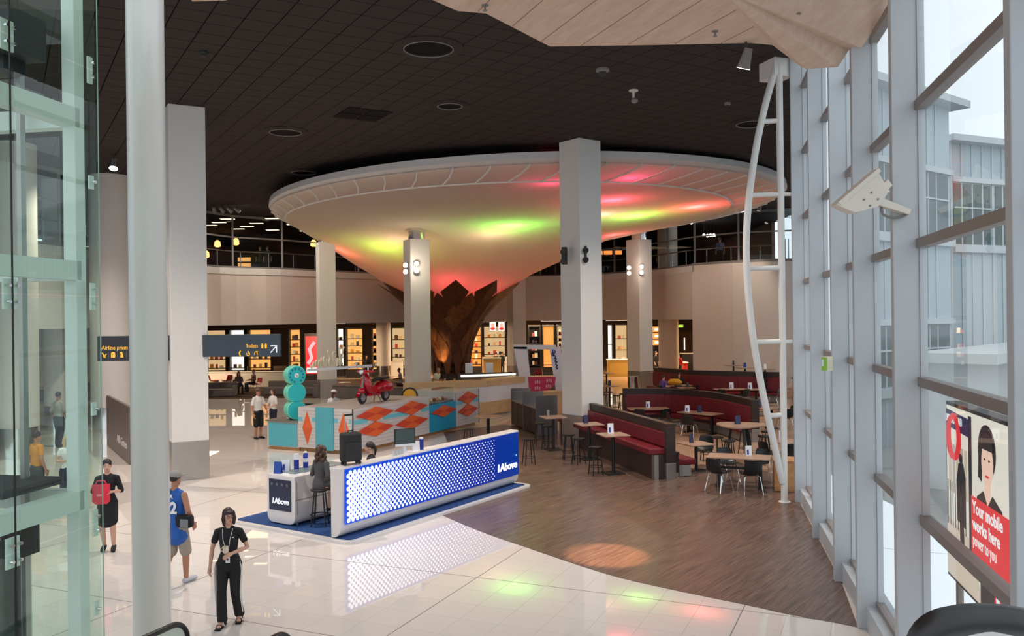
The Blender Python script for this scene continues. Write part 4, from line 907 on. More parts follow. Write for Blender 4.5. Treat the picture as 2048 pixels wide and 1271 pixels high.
# ================================================================== BOOTH BENCHES
def bench(name, label, pts, h, seat_h, flip, posts=True, both=False, seat_d=.5):
    """pts: plan line of the bench back (world); the seat lies on the side given by flip"""
    c0 = Vector((pts[0][0], pts[0][1], 0)); t = thing(name, label, 'bench', c0)
    pl = [Vector((p[0], p[1], 0))-c0 for p in pts]; pl = spline(pl, 5) if len(pl) > 2 else [pl[0].lerp(pl[1], k/6) for k in range(7)]
    n = len(pl); nr = []
    for i in range(n):
        d = (pl[min(i+1, n-1)]-pl[max(i-1, 0)]).normalized(); nr.append(Vector((-d.y, d.x, 0))*flip)
    def strip(o0, o1, z0, z1, nm, m, bev=0, i0=0, i1=None):
        i1 = n if i1 is None else i1
        rr = [[pl[i]+nr[i]*o0+UZ*z0, pl[i]+nr[i]*o1+UZ*z0, pl[i]+nr[i]*o1+UZ*z1, pl[i]+nr[i]*o0+UZ*z1] for i in range(i0, i1)]
        return MB().loft(rr).build(nm, m, t, False, bevel=bev)
    strip(-.06, .06, .12, h, 'back_frame', M_DKWOOD); strip(-.09, .09, h-.02, h+.03, 'top_cap', M_DKWOOD)
    strip(-.03, .06, 0, .12, 'toe_kick', M_STEEL)
    sides = (1, -1) if both else (1,)
    for s in sides:
        k = n-1
        for j in range(4):                                  # upholstered in separate cushions
            a, b = round(j*k/4), round((j+1)*k/4)+1
            strip(s*.06, s*.15, seat_h+.02, h-.2, 'back_cushion', M_RED, .02, a, b); strip(s*.06, s*(.06+seat_d), seat_h-.16, seat_h, 'seat_cushion', M_RED, .03, a, b)
        strip(s*.08, s*(.04+seat_d*.75), .02, seat_h-.16, 'seat_base', mat('bench_base', C(150, 146, 144), .5) if seat_h < .6 else M_DKWOOD)
        if seat_h > .6: strip(s*(.06+seat_d*.7), s*(.08+seat_d*.75), 0, seat_h-.16, 'kick_panel', M_DKWOOD)
    if posts:
        for i in (0, n-1):
            p = pl[i]; a = math.atan2(nr[i].y, nr[i].x)
            MB().box(p+UZ*(.42+(h+.03-.42)/2), (.26, .2, h+.03-.42), a).build('end_post', M_DKWOOD, t, bevel=.008)
            MB().box(p+UZ*.21, (.27, .21, .42), a).build('post_foot', M_STEEL, t, bevel=.006)
            for s in sides: MB().box(p+nr[i]*s*.40+UZ*((seat_h-.16)/2), (.12, .16, seat_h-.16), a).build('seat_leg', M_STEEL, t)
    return t
bench('booth_bench', 'burgundy leather bar-height booth bench nearest the glowing counter', [(4.02, 21.95), (2.05, 29.3)], 1.40, .80, 1)
sb_ = bench('booth_bench', 'low burgundy bench seat on the back of the nearest booth bench', [(4.24, 22.15), (2.3, 29.4)], .62, .46, -1, posts=False)
b2 = bench('booth_bench', 'curved burgundy booth bench with dark timber cap in the middle of the cafe', [(4.4, 33.3), (5.9, 33.1), (7.05, 31.9), (7.65, 30.3), (8.0, 28.2)], 1.36, .47, -1)
b3 = bench('booth_bench', 'long curved burgundy booth bench at back below the white drum wall', [(7.7, 46.0), (9.0, 43.2), (10.6, 41.9), (12.9, 40.8)], 1.42, .47, -1, posts=False)

# ================================================================== TABLES
def make_table(kind):
    t = thing('cafe_table', '-', 'table')
    if kind == 'high':
        MB().box((0, 0, 1.035), (.72, .72, .035)).build('top', M_TABLE, t, bevel=.008); MB().cyl((0, 0, .03), (0, 0, 1.02), .045, n=14).build('pedestal', M_BLACK, t); MB().box((0, 0, .015), (.5, .5, .03)).build('base', M_BLACK, t, bevel=.008)
    elif kind == 'low':
        MB().box((0, 0, .725), (.75, .75, .03)).build('top', M_TABLE, t, bevel=.008)
        MB().cyl((0, 0, .03), (0, 0, .71), .045, n=14).build('pedestal', M_BLACK, t); MB().lathe([(.26, 0), (.25, .02), (.05, .035)], n=20).build('base', M_BLACK, t)
    elif kind == 'long':
        MB().box((0, 0, .725), (1.5, .72, .035)).build('top', M_TABLE, t, bevel=.008)
        for x in (-.5, .5):
            MB().box((x, 0, .36), (.09, .09, .70)).build('leg', M_BLACK, t); MB().box((x, 0, .03), (.09, .5, .05)).build('foot', M_BLACK, t)
        MB().box((0, 0, .45), (1.0, .04, .06)).build('stretcher', M_BLACK, t)
    elif kind == 'pebble':
        pts = []
        for k in range(36):
            a = 2*math.pi*k/36; r = .62*(1+.12*math.cos(3*a)); pts.append((r*math.cos(a)*1.15, r*math.sin(a)))
        MB().prism(pts, 1.0, 1.045).build('top', M_TABLE, t, bevel=.01)
        for k in range(3):
            a = 2*math.pi*k/3+.5; MB().bar((.25*math.cos(a), .25*math.sin(a), 1.0), (.42*math.cos(a), .42*math.sin(a), 0), .07, .07).build('leg', M_BLACK, t)
    elif kind == 'round':
        MB().lathe([(.0, .71), (.5, .71), (.51, .725), (.5, .74), (0, .74)], n=32).build('top', M_TABLE, t, True); MB().cyl((0, 0, .03), (0, 0, .71), .06, n=14).build('pedestal', M_BLACK, t); MB().lathe([(.28, 0), (.27, .02), (.06, .035)], n=20).build('base', M_BLACK, t)
    elif kind == 'lounge':
        MB().lathe([(.0, .50), (.36, .50), (.37, .515), (.36, .53), (0, .53)], n=28).build('top', M_WP, t, True); MB().cyl((0, 0, .02), (0, 0, .5), .03, n=10).build('pedestal', M_WP, t); MB().lathe([(.22, 0), (.21, .015), (.03, .03)], n=20).build('base', M_WP, t)
    return t
PROTO = {}
def table(kind, loc, rz, label, group='cafe tables'):
    if kind not in PROTO: PROTO[kind] = make_table(kind); o = PROTO[kind]
    else: o = copy_tree(PROTO[kind])
    o.location = (loc[0], loc[1], 0.006); o.rotation_euler = (0, 0, rz); tag(o, label, None, group); return o
def tg(px, py, z): p = G(px, py, z); return (p.x, p.y)
BA = math.atan2(29.3-21.95, 2.05-4.02)-math.pi/2      # bench direction
FZ = .006
TB = {}
def put(key, kind, px, py, z, rz, lab, g='cafe tables'): TB[key] = tg(px, py, z); return table(kind, TB[key], rz, lab, g)
put('h1', 'high', 1106, 833, 1.05, BA, 'bar-height timber table farthest along the nearest booth bench, by the pillar', 'bar-height tables')
put('h2', 'high', 1178, 847, 1.05, BA, 'bar-height timber table in the middle of the nearest booth bench', 'bar-height tables')
put('h3', 'high', 1226, 868, 1.05, BA, 'bar-height timber table nearest the open end of the booth bench', 'bar-height tables')
put('l1', 'low', 1392, 886, .74, BA+.1, 'square timber table just behind the end post of the nearest booth bench')
put('lg', 'long', 1478, 912, .74, -.35, 'long timber table beside the foot of the white truss')
put('pb', 'pebble', 1481, 848, 1.05, .1, 'rounded triangular bar table in the middle of the cafe')
put('l2', 'long', 1400, 825, .74, -.85, 'long timber table in front of the curved middle booth bench')
put('l3', 'long', 1297, 816, .74, .05, 'timber table in front of the left end of the middle booth bench')
put('l4', 'low', 1578, 882, .74, .2, 'small timber table behind the white truss by the window')
put('l5', 'low', 1543, 816, .74, .2, 'small timber table where the man in blue grey sits')
put('l6', 'long', 1352, 770, .74, .1, 'timber table with the yellow bag on it')
put('l7', 'low', 1372, 774.5, .74, .1, 'timber table right of the yellow bag below the back booth bench')
put('l8', 'long', 1462, 777.5, .74, .05, 'timber table with two white cards in front of the back booth bench')
put('l8b', 'low', 1512, 778, .74, .05, 'small timber table right of the two-card table at the back booth bench')
put('h4', 'high', 1219, 771, 1.05, .2, 'bar-height table right of the tall speaker pillar', 'bar-height tables')
put('h5', 'high', 1213, 746, 1.05, .2, 'farther bar-height table right of the tall speaker pillar', 'bar-height tables')
put('h6', 'high', 1316, 744, 1.05, .2, 'bar-height table behind the pillar with lit lamps', 'bar-height tables')
put('lng', 'long', 1334, 728, .74, .35, 'long timber table at the back near the red counter')
struct(MB().prism([(9.9, 45.0), (12, 42.8), (14.9, 42.4), (15, 45.3), (12, 46.5), (10.9, 47.8)], .0, .55).build('floor_step', M_BEIGEF))
for key, px, py, lab in (('l9', 1467, 729.5, 'leftmost small raised table behind the back booth bench by the drum wall'), ('l10', 1490, 734.5, 'middle small raised table behind the back booth bench by the drum wall'), ('l11', 1530, 737.5, 'rightmost small raised table behind the back booth bench by the drum wall')):
    TB[key] = tg(px, py, 1.6); table('high', TB[key], .2, lab, 'bar-height tables').location.z = .552
c = G(976, 832, .74); table('round', (c.x, c.y), .3, 'round timber table behind the glowing counter', 'cafe tables')
c = G(1005, 850, .74); 
# ---- stools
ST = [(1057, 877, 'stool nearest the right end of the glowing counter'), (1079, 845, 'stool left of the farthest bar table, farther one'), (1096, 851, 'stool left of the farthest bar table, nearer one'),
      (1137, 868, 'stool at the middle bar table, farther one'), (1157, 876, 'stool at the middle bar table, nearer one'), (1191, 893, 'stool at the bar table nearest the bench end'),
      (1413, 870, 'stool left of the rounded triangular table, farther one'), (1434, 873, 'stool left of the rounded triangular table, nearer one'), (1458, 880, 'stool on near side of the rounded triangular table'), (1490, 861, 'stool under the far edge of the rounded triangular table'), (1528, 871, 'stool right of the rounded triangular table, nearer one'), (1534, 862, 'stool right of the rounded triangular table, farther one'),
      (937, 856, 'stool behind the cyan kiosk bay'), (1246, 787, 'timber-lit stool by the left end of the middle bench'), (1208, 788, 'dark stool under the bar table by the speaker pillar'), (1233, 790, 'stool right of the bar table by the speaker pillar')]
for px, py, lab in ST:
    p = G(px, py, .745); stool((p.x, p.y, FZ), 'black round '+lab, rz=random.random())
# ---- shell chairs
def make_chair(name, shell, leg):
    t = thing(name, '-', 'chair'); rows = []
    prof = [(.24, .455), (.20, .445), (.05, .43), (-.12, .425), (-.20, .45), (-.235, .52), (-.255, .62), (-.275, .74), (-.285, .80)]
    for k, (y, z) in enumerate(prof):
        w = (.20, .22, .225, .22, .215, .215, .21, .20, .17)[k]; cv = .03 if k < 4 else .04
        rows.append([Vector((w*s, y+(0 if k < 4 else cv*abs(s)**2*.9), z+(cv*abs(s)**2 if k < 5 else 0))) for s in (-1, -.6, -.2, .2, .6, 1)])
    up_ = rows; off = []
    for k in range(len(rows)):
        a = rows[max(k-1, 0)][2]; b = rows[min(k+1, len(rows)-1)][2]; d = (b-a).normalized(); nn = Vector((0, -d.z, d.y)).normalized()*-.014
        off.append([v+nn for v in rows[k]])
    m_ = MB(); R_, Cn = len(rows), 6; vs = [v for r in rows for v in r]+[v for r in off for v in r]; N_ = R_*Cn; fs = []
    for i in range(R_-1):
        for j in range(Cn-1): a = i*Cn+j; fs += [(a, a+1, a+Cn+1, a+Cn), (N_+a, N_+a+Cn, N_+a+Cn+1, N_+a+1)]
    for i in range(R_-1): a = i*Cn; fs += [(a, a+Cn, N_+a+Cn, N_+a)]; a = i*Cn+Cn-1; fs += [(a, N_+a, N_+a+Cn, a+Cn)]
    for j in range(Cn-1): a = j; fs += [(a, N_+a, N_+a+1, a+1)]; a = (R_-1)*Cn+j; fs += [(a, a+1, N_+a+1, N_+a)]
    # seat points +Y, backrest at -Y
    m_.add(vs, fs).build('shell', shell, t, True)
    for sx in (-1, 1):
        MB().tube([(sx*.12, .10, .425), (sx*.19, .16, .40), (sx*.23, .25, 0)], .011, 8).build('leg', leg, t, True)
        MB().tube([(sx*.12, -.08, .415), (sx*.19, -.14, .40), (sx*.23, -.25, 0)], .011, 8).build('leg', leg, t, True)
    MB().tube([(-.12, .10, .425), (.12, .10, .425), (.12, -.08, .415), (-.12, -.08, .415)], .01, 6, closed=True).build('under_frame', leg, t)
    return t
CHAIR = make_chair('shell_chair', mat('black_shell', C(26, 28, 30), .35), M_CHROME); CU = [False]
def chair(x, y, face, label, group='black shell chairs'):
    """face: angle (radians) of the direction the sitter looks"""
    o = place(CHAIR, CU[0], (x, y, FZ), face-math.pi/2, label, group); CU[0] = True; return o
def around(key, specs):
    cx, cy = TB[key]
    for dx, dy, lab in specs: chair(cx+dx, cy+dy, math.atan2(-dy, -dx), lab)
p = G(1456, 1000); q = G(1526, 1015)
lx, ly = TB['lg']
around('lg', [(-.62, -.50, 'black shell chair at left front of the long table by the truss'), (.05, -.78, 'black shell chair at right front of the long table by the truss'), (-.1, .75, 'black shell chair behind the left half of the long table by the truss'), (.62, .55, 'black shell chair behind the right half of the long table by the truss')])
around('l1', [(.55, -.15, 'black shell chair right of the square table behind the booth end post'), (.35, .6, 'black shell chair behind the square table behind the booth end post')])
around('l2', [(-.95, -.1, 'black shell chair at left front of the long table by the middle booth'), (-.55, -.85, 'black shell chair at right front of the long table by the middle booth')])
around('l3', [(-.35, -.62, 'black shell chair at left front of the table near the middle bench end'), (.42, -.62, 'black shell chair at right front of the table near the middle bench end')])
around('l4', [(-.6, -.25, 'black shell chair left of the small window table behind the truss'), (.5, .5, 'black shell chair behind the small window table behind the truss'), (-.05, -.65, 'black shell chair in front of the small window table behind the truss')])
around('l5', [(.62, .1, 'black shell chair opposite the man in blue grey'), (.3, -.6, 'black shell chair near side of the table of the man in blue grey')])
around('l6', [(-.05, -.65, 'black shell chair in front of the yellow bag table'), (-.75, -.5, 'black shell chair under the woman in purple'), (.7, -.55, 'black shell chair right front of the yellow bag table')])
around('l8', [(-.5, -.65, 'leftmost black shell chair facing the back booth bench'), (.4, -.65, 'middle black shell chair facing the back booth bench'), (1.75, -.75, 'rightmost black shell chair facing the back booth bench')])
chair(TB['l10'][0]+.75, TB['l10'][1]-.1, 3.0, 'black shell chair among the small raised tables by the drum wall').location.z = .552
c = P(1591, 745, 42.5); chair(c.x, c.y, 2.6, 'black shell chair seen between the truss and the first window post').location.z = .552
# ---- menu cards on the tables
def tcard(key, dx, dy, z, lab, m=M_WP, blue=True, w=.13, h=.24, rz=.2):
    cx, cy = TB[key]; card('menu_card', (cx+dx, cy+dy, z+FZ), rz, w, h, m, lab, 'menu cards', blue, M_BLUEB)
M_DKC = mat('navy_card', C(40, 44, 80), .4)
tcard('h2', -.08, .1, 1.053, 'dark menu card on the middle bar table', M_DKC, False); tcard('h3', -.05, .12, 1.053, 'white and blue menu card on the bar table nearest the bench end', w=.16, h=.27)
tcard('h1', -.15, .05, 1.053, 'clear menu card on the farthest bar table', M_GREY, False, .08, .2)
tcard('lg', .25, .05, .743, 'white and blue menu card on the long table by the truss', w=.16); tcard('l1', -.1, .1, .741, 'dark menu card on the square table behind the booth end', M_DKC, False, .1)
tcard('pb', -.05, .1, 1.046, 'navy menu card on the rounded triangular table', M_DKC, False, .16); tcard('l2', -.4, .25, .743, 'white menu card on the long table by the middle booth', w=.16); tcard('l2', .0, .05, .743, 'dark menu card on the long table by the middle booth', M_DKC, False, .14)
tcard('l3', 0, .1, .743, 'white and blue menu card on the table near the middle bench end', w=.16); tcard('l4', -.2, .1, .741, 'white menu card on the small window table behind the truss', blue=False, w=.08, h=.28)
tcard('l8', .05, .1, .743, 'left white menu card before the back booth bench', w=.2, h=.3); tcard('l8b', -.25, .1, .741, 'right white menu card before the back booth bench', w=.2, h=.3)
tcard('l7', .1, .1, .741, 'dark menu card right of the yellow bag', M_DARK, False); tcard('l9', 0, 0, 1.6, 'slim dark menu card on leftmost table by the drum wall', M_DKC, False, .08); tcard('l10', 0, 0, 1.6, 'blue menu card on middle table by the drum wall', M_BLUEB, False); tcard('l11', 0, 0, 1.6, 'grey menu card on rightmost table by the drum wall', M_WP, False)
tcard('h4', 0, 0, 1.053, 'dark menu card on the bar table by the speaker pillar', M_DKC, False); tcard('h6', 0, 0, 1.053, 'white menu card on the bar table behind the lamp pillar', M_WP, False); tcard('lng', .2, 0, .743, 'white cup-like card on the long table near the red counter', M_WP, False)
cx, cy = TB['l6']; yb = thing('yellow_bag', 'bright yellow handbag on the table beside the woman in purple', 'bag', (cx-.05, cy+.05, .75))
MB().tube([(-.35, 0, .12), (-.2, 0, .17), (.2, 0, .16), (.36, 0, .11)], [(.06, .05), (.15, .15), (.16, .15), (.06, .05)], 12).build('pouch', mat('bag_yellow', C(226, 158, 30), .5), yb, True); MB().tube([(-.15, 0, .3), (-.1, 0, .42), (.1, 0, .42), (.15, 0, .3)], .02, 6).build('strap', M_BLACK, yb, True)
# rounded timber column-table and wood box by the truss foot
c = G(1568, 992); wb = thing('timber_cabinet', 'pale timber floor cabinet at the foot of the white truss', 'cabinet', (c.x+.32, c.y+.75, FZ), -.22)
MB().box((0, 0, .36), (.62, .6, .70)).build('body', M_TIMBER, wb, bevel=.006); MB().box((0, 0, .725), (.66, .64, .03)).build('top', M_TIMBER, wb); MB().box((0, -.303, .36), (.56, .008, .62)).build('door', M_TIMBER, wb); MB().box((.2, -.312, .45), (.02, .012, .12)).build('handle', M_STEEL, wb)
# steel bin behind the middle bench
c = G(1266, 790); t = thing('litter_bin', 'tall cylindrical steel litter bin beside the lamp pillar', 'bin', (c.x, c.y, FZ)); MB().lathe([(.28, 0), (.28, 1.0), (.26, 1.02), (.18, 1.02)], n=24).build('drum', M_CHROME, t, True); MB().lathe([(.18, 1.0), (.17, .9)], n=20).build('opening', M_BLACK, t)
# grey cabinets and glass screens left of the bench
c = G(1075, 872); gcab = thing('service_station', 'dark timber service station with steel worktop and glass ends behind the stools', 'cabinet', (c.x, c.y, FZ), BA+.0)
sx_ = 3.4
MB().box((.35, sx_/2, .5), (.7, sx_, .9)).build('body', M_DKWOOD, gcab); MB().box((.35, sx_/2, .97), (.76, sx_, .05)).build('worktop', M_STEEL, gcab)
for k in range(4): MB().box((-.008, .45+k*.82, .5), (.016, .78, .8)).build('door', M_DKWOOD, gcab)
for y in (0, 1.7, sx_): MB().box((.35, y, .72), (.8, .04, 1.42)).build('screen', mat('grey_screen', C(120, 116, 116), .3, .4), gcab)
# wall mounted speakers on the tall pillar
for px, py, off, lab in ((1129, 511, -1, 'black wall speaker on the left face of the tall pillar'), (1168, 508, 1, 'black wall speaker on the right face of the tall pillar')):
    p = P(px, py, 27.35); t = thing('wall_speaker', lab, 'speaker', p); MB().box((0, .06, 0), (.16, .14, .56), .5*off).build('cabinet', M_BLACK, t, bevel=.02)
    for z in (-.15, .15): MB().tube([(-.02*off, 0, z), (.06*off, -.12, z-.05)], [.05, .10], 12).build('horn', M_BLACK, t, True)
# lamps on the pillars
for px, py, D, lab in ((833, 527, 40.2, 'upper bright lamp on right face of the trunk-side pillar'), (811, 530, 40.4, 'upper lamp on left face of the trunk-side pillar'), (833, 541, 40.2, 'lower lamp on right face of the trunk-side pillar'), (811, 543, 40.4, 'lower lamp on left face of the trunk-side pillar'),
                       (1283, 533, 48.7, 'upper bright lamp on right face of the far cafe pillar'), (1258, 535, 48.9, 'upper lamp on left face of the far cafe pillar'), (1283, 545, 48.7, 'lower lamp on right face of the far cafe pillar'), (1258, 546, 48.9, 'lower lamp on left face of the far cafe pillar')):
    p = P(px, py, D); t = thing('pillar_lamp', lab, 'lamp', p, 0, 'pillar lamps'); MB().cyl((0, .25, 0), (0, .0, 0), .09, .12, 14).build('can', M_GREY, t, True); MB().disc((0, 0, 0), .11, (0, -1, 0), 14, .01).build('lens', emis('pillar_lamp_glow', (1, .93, .82, 1), 9), t)
for px, py, D in ((833, 530, 39.6), (1283, 536, 48)): light('pillar_lamp_beam', 'POINT', tuple(P(px, py, D)), 40, (1, .82, .66), .1)

# ================================================================== WHITE BOWED TRUSS
TRY = 19.05
def tq(px, py): return P(px, py, TRY)
trs = thing('bowed_truss', 'white bowed tubular ladder truss standing in front of the window wall', 'truss', (tq(1569, 1003).x, TRY, 0))
o_ = trs.location.copy()
MB().tube([tq(1558, 128)-o_, tq(1563, 500)-o_, tq(1569, 1003)-o_], .075, 14).build('straight_chord', M_WHITE, trs, True)
MB().tube([v-o_ for v in spline([tq(1553, 130), tq(1528, 220), tq(1508, 320), tq(1495, 430), tq(1493, 530), tq(1503, 650), tq(1517, 740), tq(1533, 820), tq(1551, 900), tq(1566, 965)], 5)], .078, 14).build('bowed_chord', M_WHITE, trs, True)
for y, xa, xb in ((243, 1524, 1559), (390, 1500, 1562), (537, 1493, 1564), (684, 1507, 1566), (831, 1536, 1567)): MB().tube([tq(xa, y)-o_, tq(xb, y-2)-o_], .055, 12).build('rung', M_WHITE, trs, True)
for y in (388, 683): MB().tube([tq(1562, y)-o_, fp(19.07, .0)+UZ*tq(1562, y).z-o_], .045, 10).build('wall_tie', M_WHITE, trs, True)
MB().lathe([(.13, 0), (.13, .02)], n=18).build('foot_plate', M_WHITE, trs)
# ================================================================== PEOPLE
SK = [mat('skin_fair', C(206, 158, 136), .5), mat('skin_tan', C(178, 122, 96), .5), mat('skin_deep', C(120, 78, 60), .5)]
def vx(m_, vox, it=5):
    r = m_.modifiers.new('remesh', 'REMESH'); r.mode = 'VOXEL'; r.voxel_size = vox; r.use_smooth_shade = True
    s = m_.modifiers.new('smooth', 'SMOOTH'); s.factor = .5; s.iterations = it
    return m_
def cap_tube(mb, pts, rad, n=12):
    """tapered limb with rounded ends; rad entries are r or (side, front)"""
    pts = [Vector(p) for p in pts]; a = (pts[0]-pts[1]).normalized(); b = (pts[-1]-pts[-2]).normalized()
    f = lambda r, k: tuple(x*k for x in r) if isinstance(r, tuple) else r*k
    m0 = rad[0] if not isinstance(rad[0], tuple) else min(rad[0]); m1 = rad[-1] if not isinstance(rad[-1], tuple) else min(rad[-1])
    P_ = [pts[0]+a*m0*.8, pts[0]+a*m0*.45]+pts+[pts[-1]+b*m1*.45, pts[-1]+b*m1*.8]
    R_ = [f(rad[0], .4), f(rad[0], .82)]+list(rad)+[f(rad[-1], .82), f(rad[-1], .4)]
    mb.tube(P_, R_, n)
def hand(mb, w, d, side, curl=.5, palm=None, s=1.0):
    """w wrist, d hand direction, side: thumb direction, palm: palm normal (towards which fingers curl)"""
    w = Vector(w); d = Vector(d).normalized(); sd = Vector(side); sd = (sd-d*sd.dot(d)).normalized(); pn = Vector(palm) if palm is not None else d.cross(sd); pn.normalize()
    cap_tube(mb, [w-d*.02*s, w+d*.035*s, w+d*.085*s], [.024*s, .030*s, .034*s], 10)
    mb.box(w+d*.055*s, (.075*s, .085*s, .026*s), rot=Matrix((sd, d, pn)).transposed())
    for k, (o, L_) in enumerate(((.030, .075), (.010, .085), (-.011, .08), (-.031, .062))):
        b = w+d*.092*s+sd*o*s; d1 = (d*math.cos(curl*.7)+pn*math.sin(curl*.7)); d2 = (d*math.cos(curl*1.8)+pn*math.sin(curl*1.8))
        m1 = b+d1*L_*.5*s; mb.tube([b-d*.02*s, b, m1, m1+d2*L_*.5*s], [.0095*s, .0095*s, .009*s, .0075*s], 8)
    b = w+d*.03*s+sd*.032*s; t1 = (d*.6+sd*.75+pn*.2).normalized(); m1 = b+t1*.04*s; mb.tube([b-t1*.015*s, b, m1, m1+(d*.85+pn*.35+sd*.2).normalized()*.035*s], [.013*s, .012*s, .011*s, .009*s], 8)
STAND = dict(hipL=(.09, 0, .90), hipR=(-.09, 0, .90), kneeL=(.10, -.02, .49), kneeR=(-.10, -.02, .49), ankL=(.10, .03, .085), ankR=(-.10, .03, .085), toeL=(.13, -.13, .035), toeR=(-.13, -.13, .035),
             shL=(.165, .0, 1.365), shR=(-.165, .0, 1.365), elL=(.235, .03, 1.11), elR=(-.235, .03, 1.11), wrL=(.235, -.06, .87), wrR=(-.235, -.06, .87),
             pel=(0, 0, .93), waist=(0, .0, 1.07), chest=(0, .0, 1.28), neck=(0, .01, 1.45), head=(0, -.015, 1.585))
def sit(seat, lean=0.0):
    d = dict(STAND); dz = seat+.10-.93
    for k in ('hipL', 'hipR', 'shL', 'shR', 'elL', 'elR', 'wrL', 'wrR', 'pel', 'waist', 'chest', 'neck', 'head'):
        x, y, z = STAND[k]; h = z-.93; d[k] = (x, y-max(h, 0)*lean, z+dz)
    for s, n in ((1, 'L'), (-1, 'R')):
        d['hip'+n] = (s*.09, -.02, seat+.08); d['knee'+n] = (s*.12, -.45, seat+.06); d['ank'+n] = (s*.12, -.42, max(.085, seat-.36)); d['toe'+n] = (s*.13, -.60, max(.04, seat-.42))
        e = d['el'+n]; d['el'+n] = (e[0], e[1]-.02, e[2]); d['wr'+n] = (s*.14, -.33-lean*.2, seat+.26)
    return d
def person(label, loc, rz, h=1.7, pose=None, skin=0, top=None, sleeve=.5, bottom=None, leg=1.0, skirt=None, shoes=None, hair=None, hstyle='short', vox=.012, cap=None, female=False, headturn=0, handcurl=.5, extra=None, face=True, longtop=0):
    J = dict(STAND); J.update(pose or {}); k = h/1.70; J = {a: Vector(b) for a, b in J.items()}
    t = thing('person', label, 'person', loc, rz); t.scale = (k, k, k)
    sw = .9 if female else 1.0
    tor = [J['pel']-(J['waist']-J['pel'])*.55, J['pel'], J['waist'], J['chest'], J['chest'].lerp(J['neck'], .55), J['neck']]
    def torad(g): return [(.150*g, .105*g), (.165*g if female else .158*g, .112*g), (.122*g*sw*1.02 if female else .142*g, .095*g), (.150*g*sw, .112*g), (.135*g*sw, .085*g), (.060*g, .058*g)]
    # --- body
    b = MB(); cap_tube(b, tor, torad(.93), 16); cap_tube(b, [J['neck']-UZ*.03, J['head']-UZ*.05+Vector((0, .02, 0))], [.053, .05], 12)
    R = Matrix.Rotation(headturn, 3, 'Z'); hd = J['head']
    b.ell(hd+R@Vector((0, .012, .03)), (.074, .092, .094), 14, 10); b.ell(hd+R@Vector((0, -.022, -.045)), (.056, .062, .070), 12, 8); b.ell(hd+R@Vector((0, -.05, -.085)), (.03, .026, .024), 8, 6)
    b.tube([hd+R@Vector((0, -.078, .015)), hd+R@Vector((0, -.098, -.02)), hd+R@Vector((0, -.08, -.032))], [.009, .015, .013], 8)
    for s in (-1, 1): b.ell(hd+R@Vector((s*.074, .015, -.012)), (.010, .018, .03), 8, 6)
    for s, n in ((1, 'L'), (-1, 'R')):
        sh, el, wr = J['sh'+n], J['el'+n], J['wr'+n]; g = .88 if female else 1
        cap_tube(b, [sh, sh.lerp(el, .5), el, el.lerp(wr, .35), wr], [.052*g, .047*g, .039*g, .040*g, .026*g], 10)
        d = (wr-el).normalized(); pal = Vector((-s, 0, 0)) if abs(d.z) > .5 else Vector((0, 0, -1)); th = Vector((0, -1, 0)) if abs(d.z) > .5 else Vector((-s, 0, .3))
        hand(b, wr, d, th, handcurl, pal, .95 if female else 1.05)
        hp, kn, an, to = J['hip'+n], J['knee'+n], J['ank'+n], J['toe'+n]
        cap_tube(b, [hp, hp.lerp(kn, .5), kn, kn.lerp(an, .35), an], [.085, .074, .052, .054, .036], 12)
        cap_tube(b, [an+Vector((0, .03, -.045)), an.lerp(to, .5)+Vector((0, 0, -.012)), to], [(.034, .03), (.040, .032), (.036, .018)], 10)
    bo = vx(b.build('body', SK[skin], t, True), vox)
    if face:
        for s in (-1, 1):
            MB().ell(hd+R@Vector((s*.030, -.080, .012)), (.014, .008, .008), 8, 6).build('eye', mat('eye_white', C(225, 220, 214), .3), t, True)
            MB().ell(hd+R@Vector((s*.030, -.0865, .012)), (.007, .004, .007), 8, 6).build('iris', M_BLACK, t, True)
            MB().tube([hd+R@Vector((s*.016, -.088, .03)), hd+R@Vector((s*.045, -.078, .032))], .004, 5).build('eyebrow', hair or M_DARK, t)
        MB().ell(hd+R@Vector((0, -.080, -.055)), (.022, .008, .006), 8, 6).build('mouth', mat('lips', C(160, 84, 78), .4), t, True)
    # --- top
    if top:
        g = 1.22 if longtop else 1.08; m_ = MB(); tt = list(tor); rr = torad(g)
        if longtop: tt = [tt[0]-UZ*longtop]+tt; rr = [(.17*g, .125*g)]+rr
        cap_tube(m_, tt[:-1]+[J['chest'].lerp(J['neck'], .8)], rr[:-1]+[(.085, .065)], 16)
        for s, n in ((1, 'L'), (-1, 'R')):
            sh, el, wr = J['sh'+n], J['el'+n], J['wr'+n]; g2 = .90 if female else 1
            inn = Vector(J['chest']).lerp(J['neck'], .72)
            if sleeve <= 0: cap_tube(m_, [inn, sh.lerp(inn, .25)], [.07*g2, .052*g2], 10)
            elif sleeve <= 1: cap_tube(m_, [inn, sh, sh.lerp(el, sleeve)], [.058*g2, .062*g2, .058*g2], 10)
            else: cap_tube(m_, [inn, sh, el, el.lerp(wr, sleeve-1)], [.058*g2, .064*g2, .052*g2, .042*g2], 10)
        vx(m_.build('top', top, t, True), vox)
    # --- bottom
    if bottom and not skirt:
        m_ = MB(); cap_tube(m_, [J['waist'].lerp(J['pel'], .35), J['pel'], J['pel']-(J['waist']-J['pel'])*.5], [(.138, .105), (.172, .125), (.165, .12)], 16)
        for n in 'LR':
            hp, kn, an = J['hip'+n], J['knee'+n], J['ank'+n]
            if leg > .6: cap_tube(m_, [hp, hp.lerp(kn, .5), kn, kn.lerp(an, .5), kn.lerp(an, leg)], [.100, .088, .072, .072, .076], 12)
            else: cap_tube(m_, [hp, hp.lerp(kn, .5), kn.lerp(an, leg*.2)], [.104, .098, .09], 12)
        vx(m_.build('trousers' if leg > .6 else 'shorts', bottom, t, True), vox)
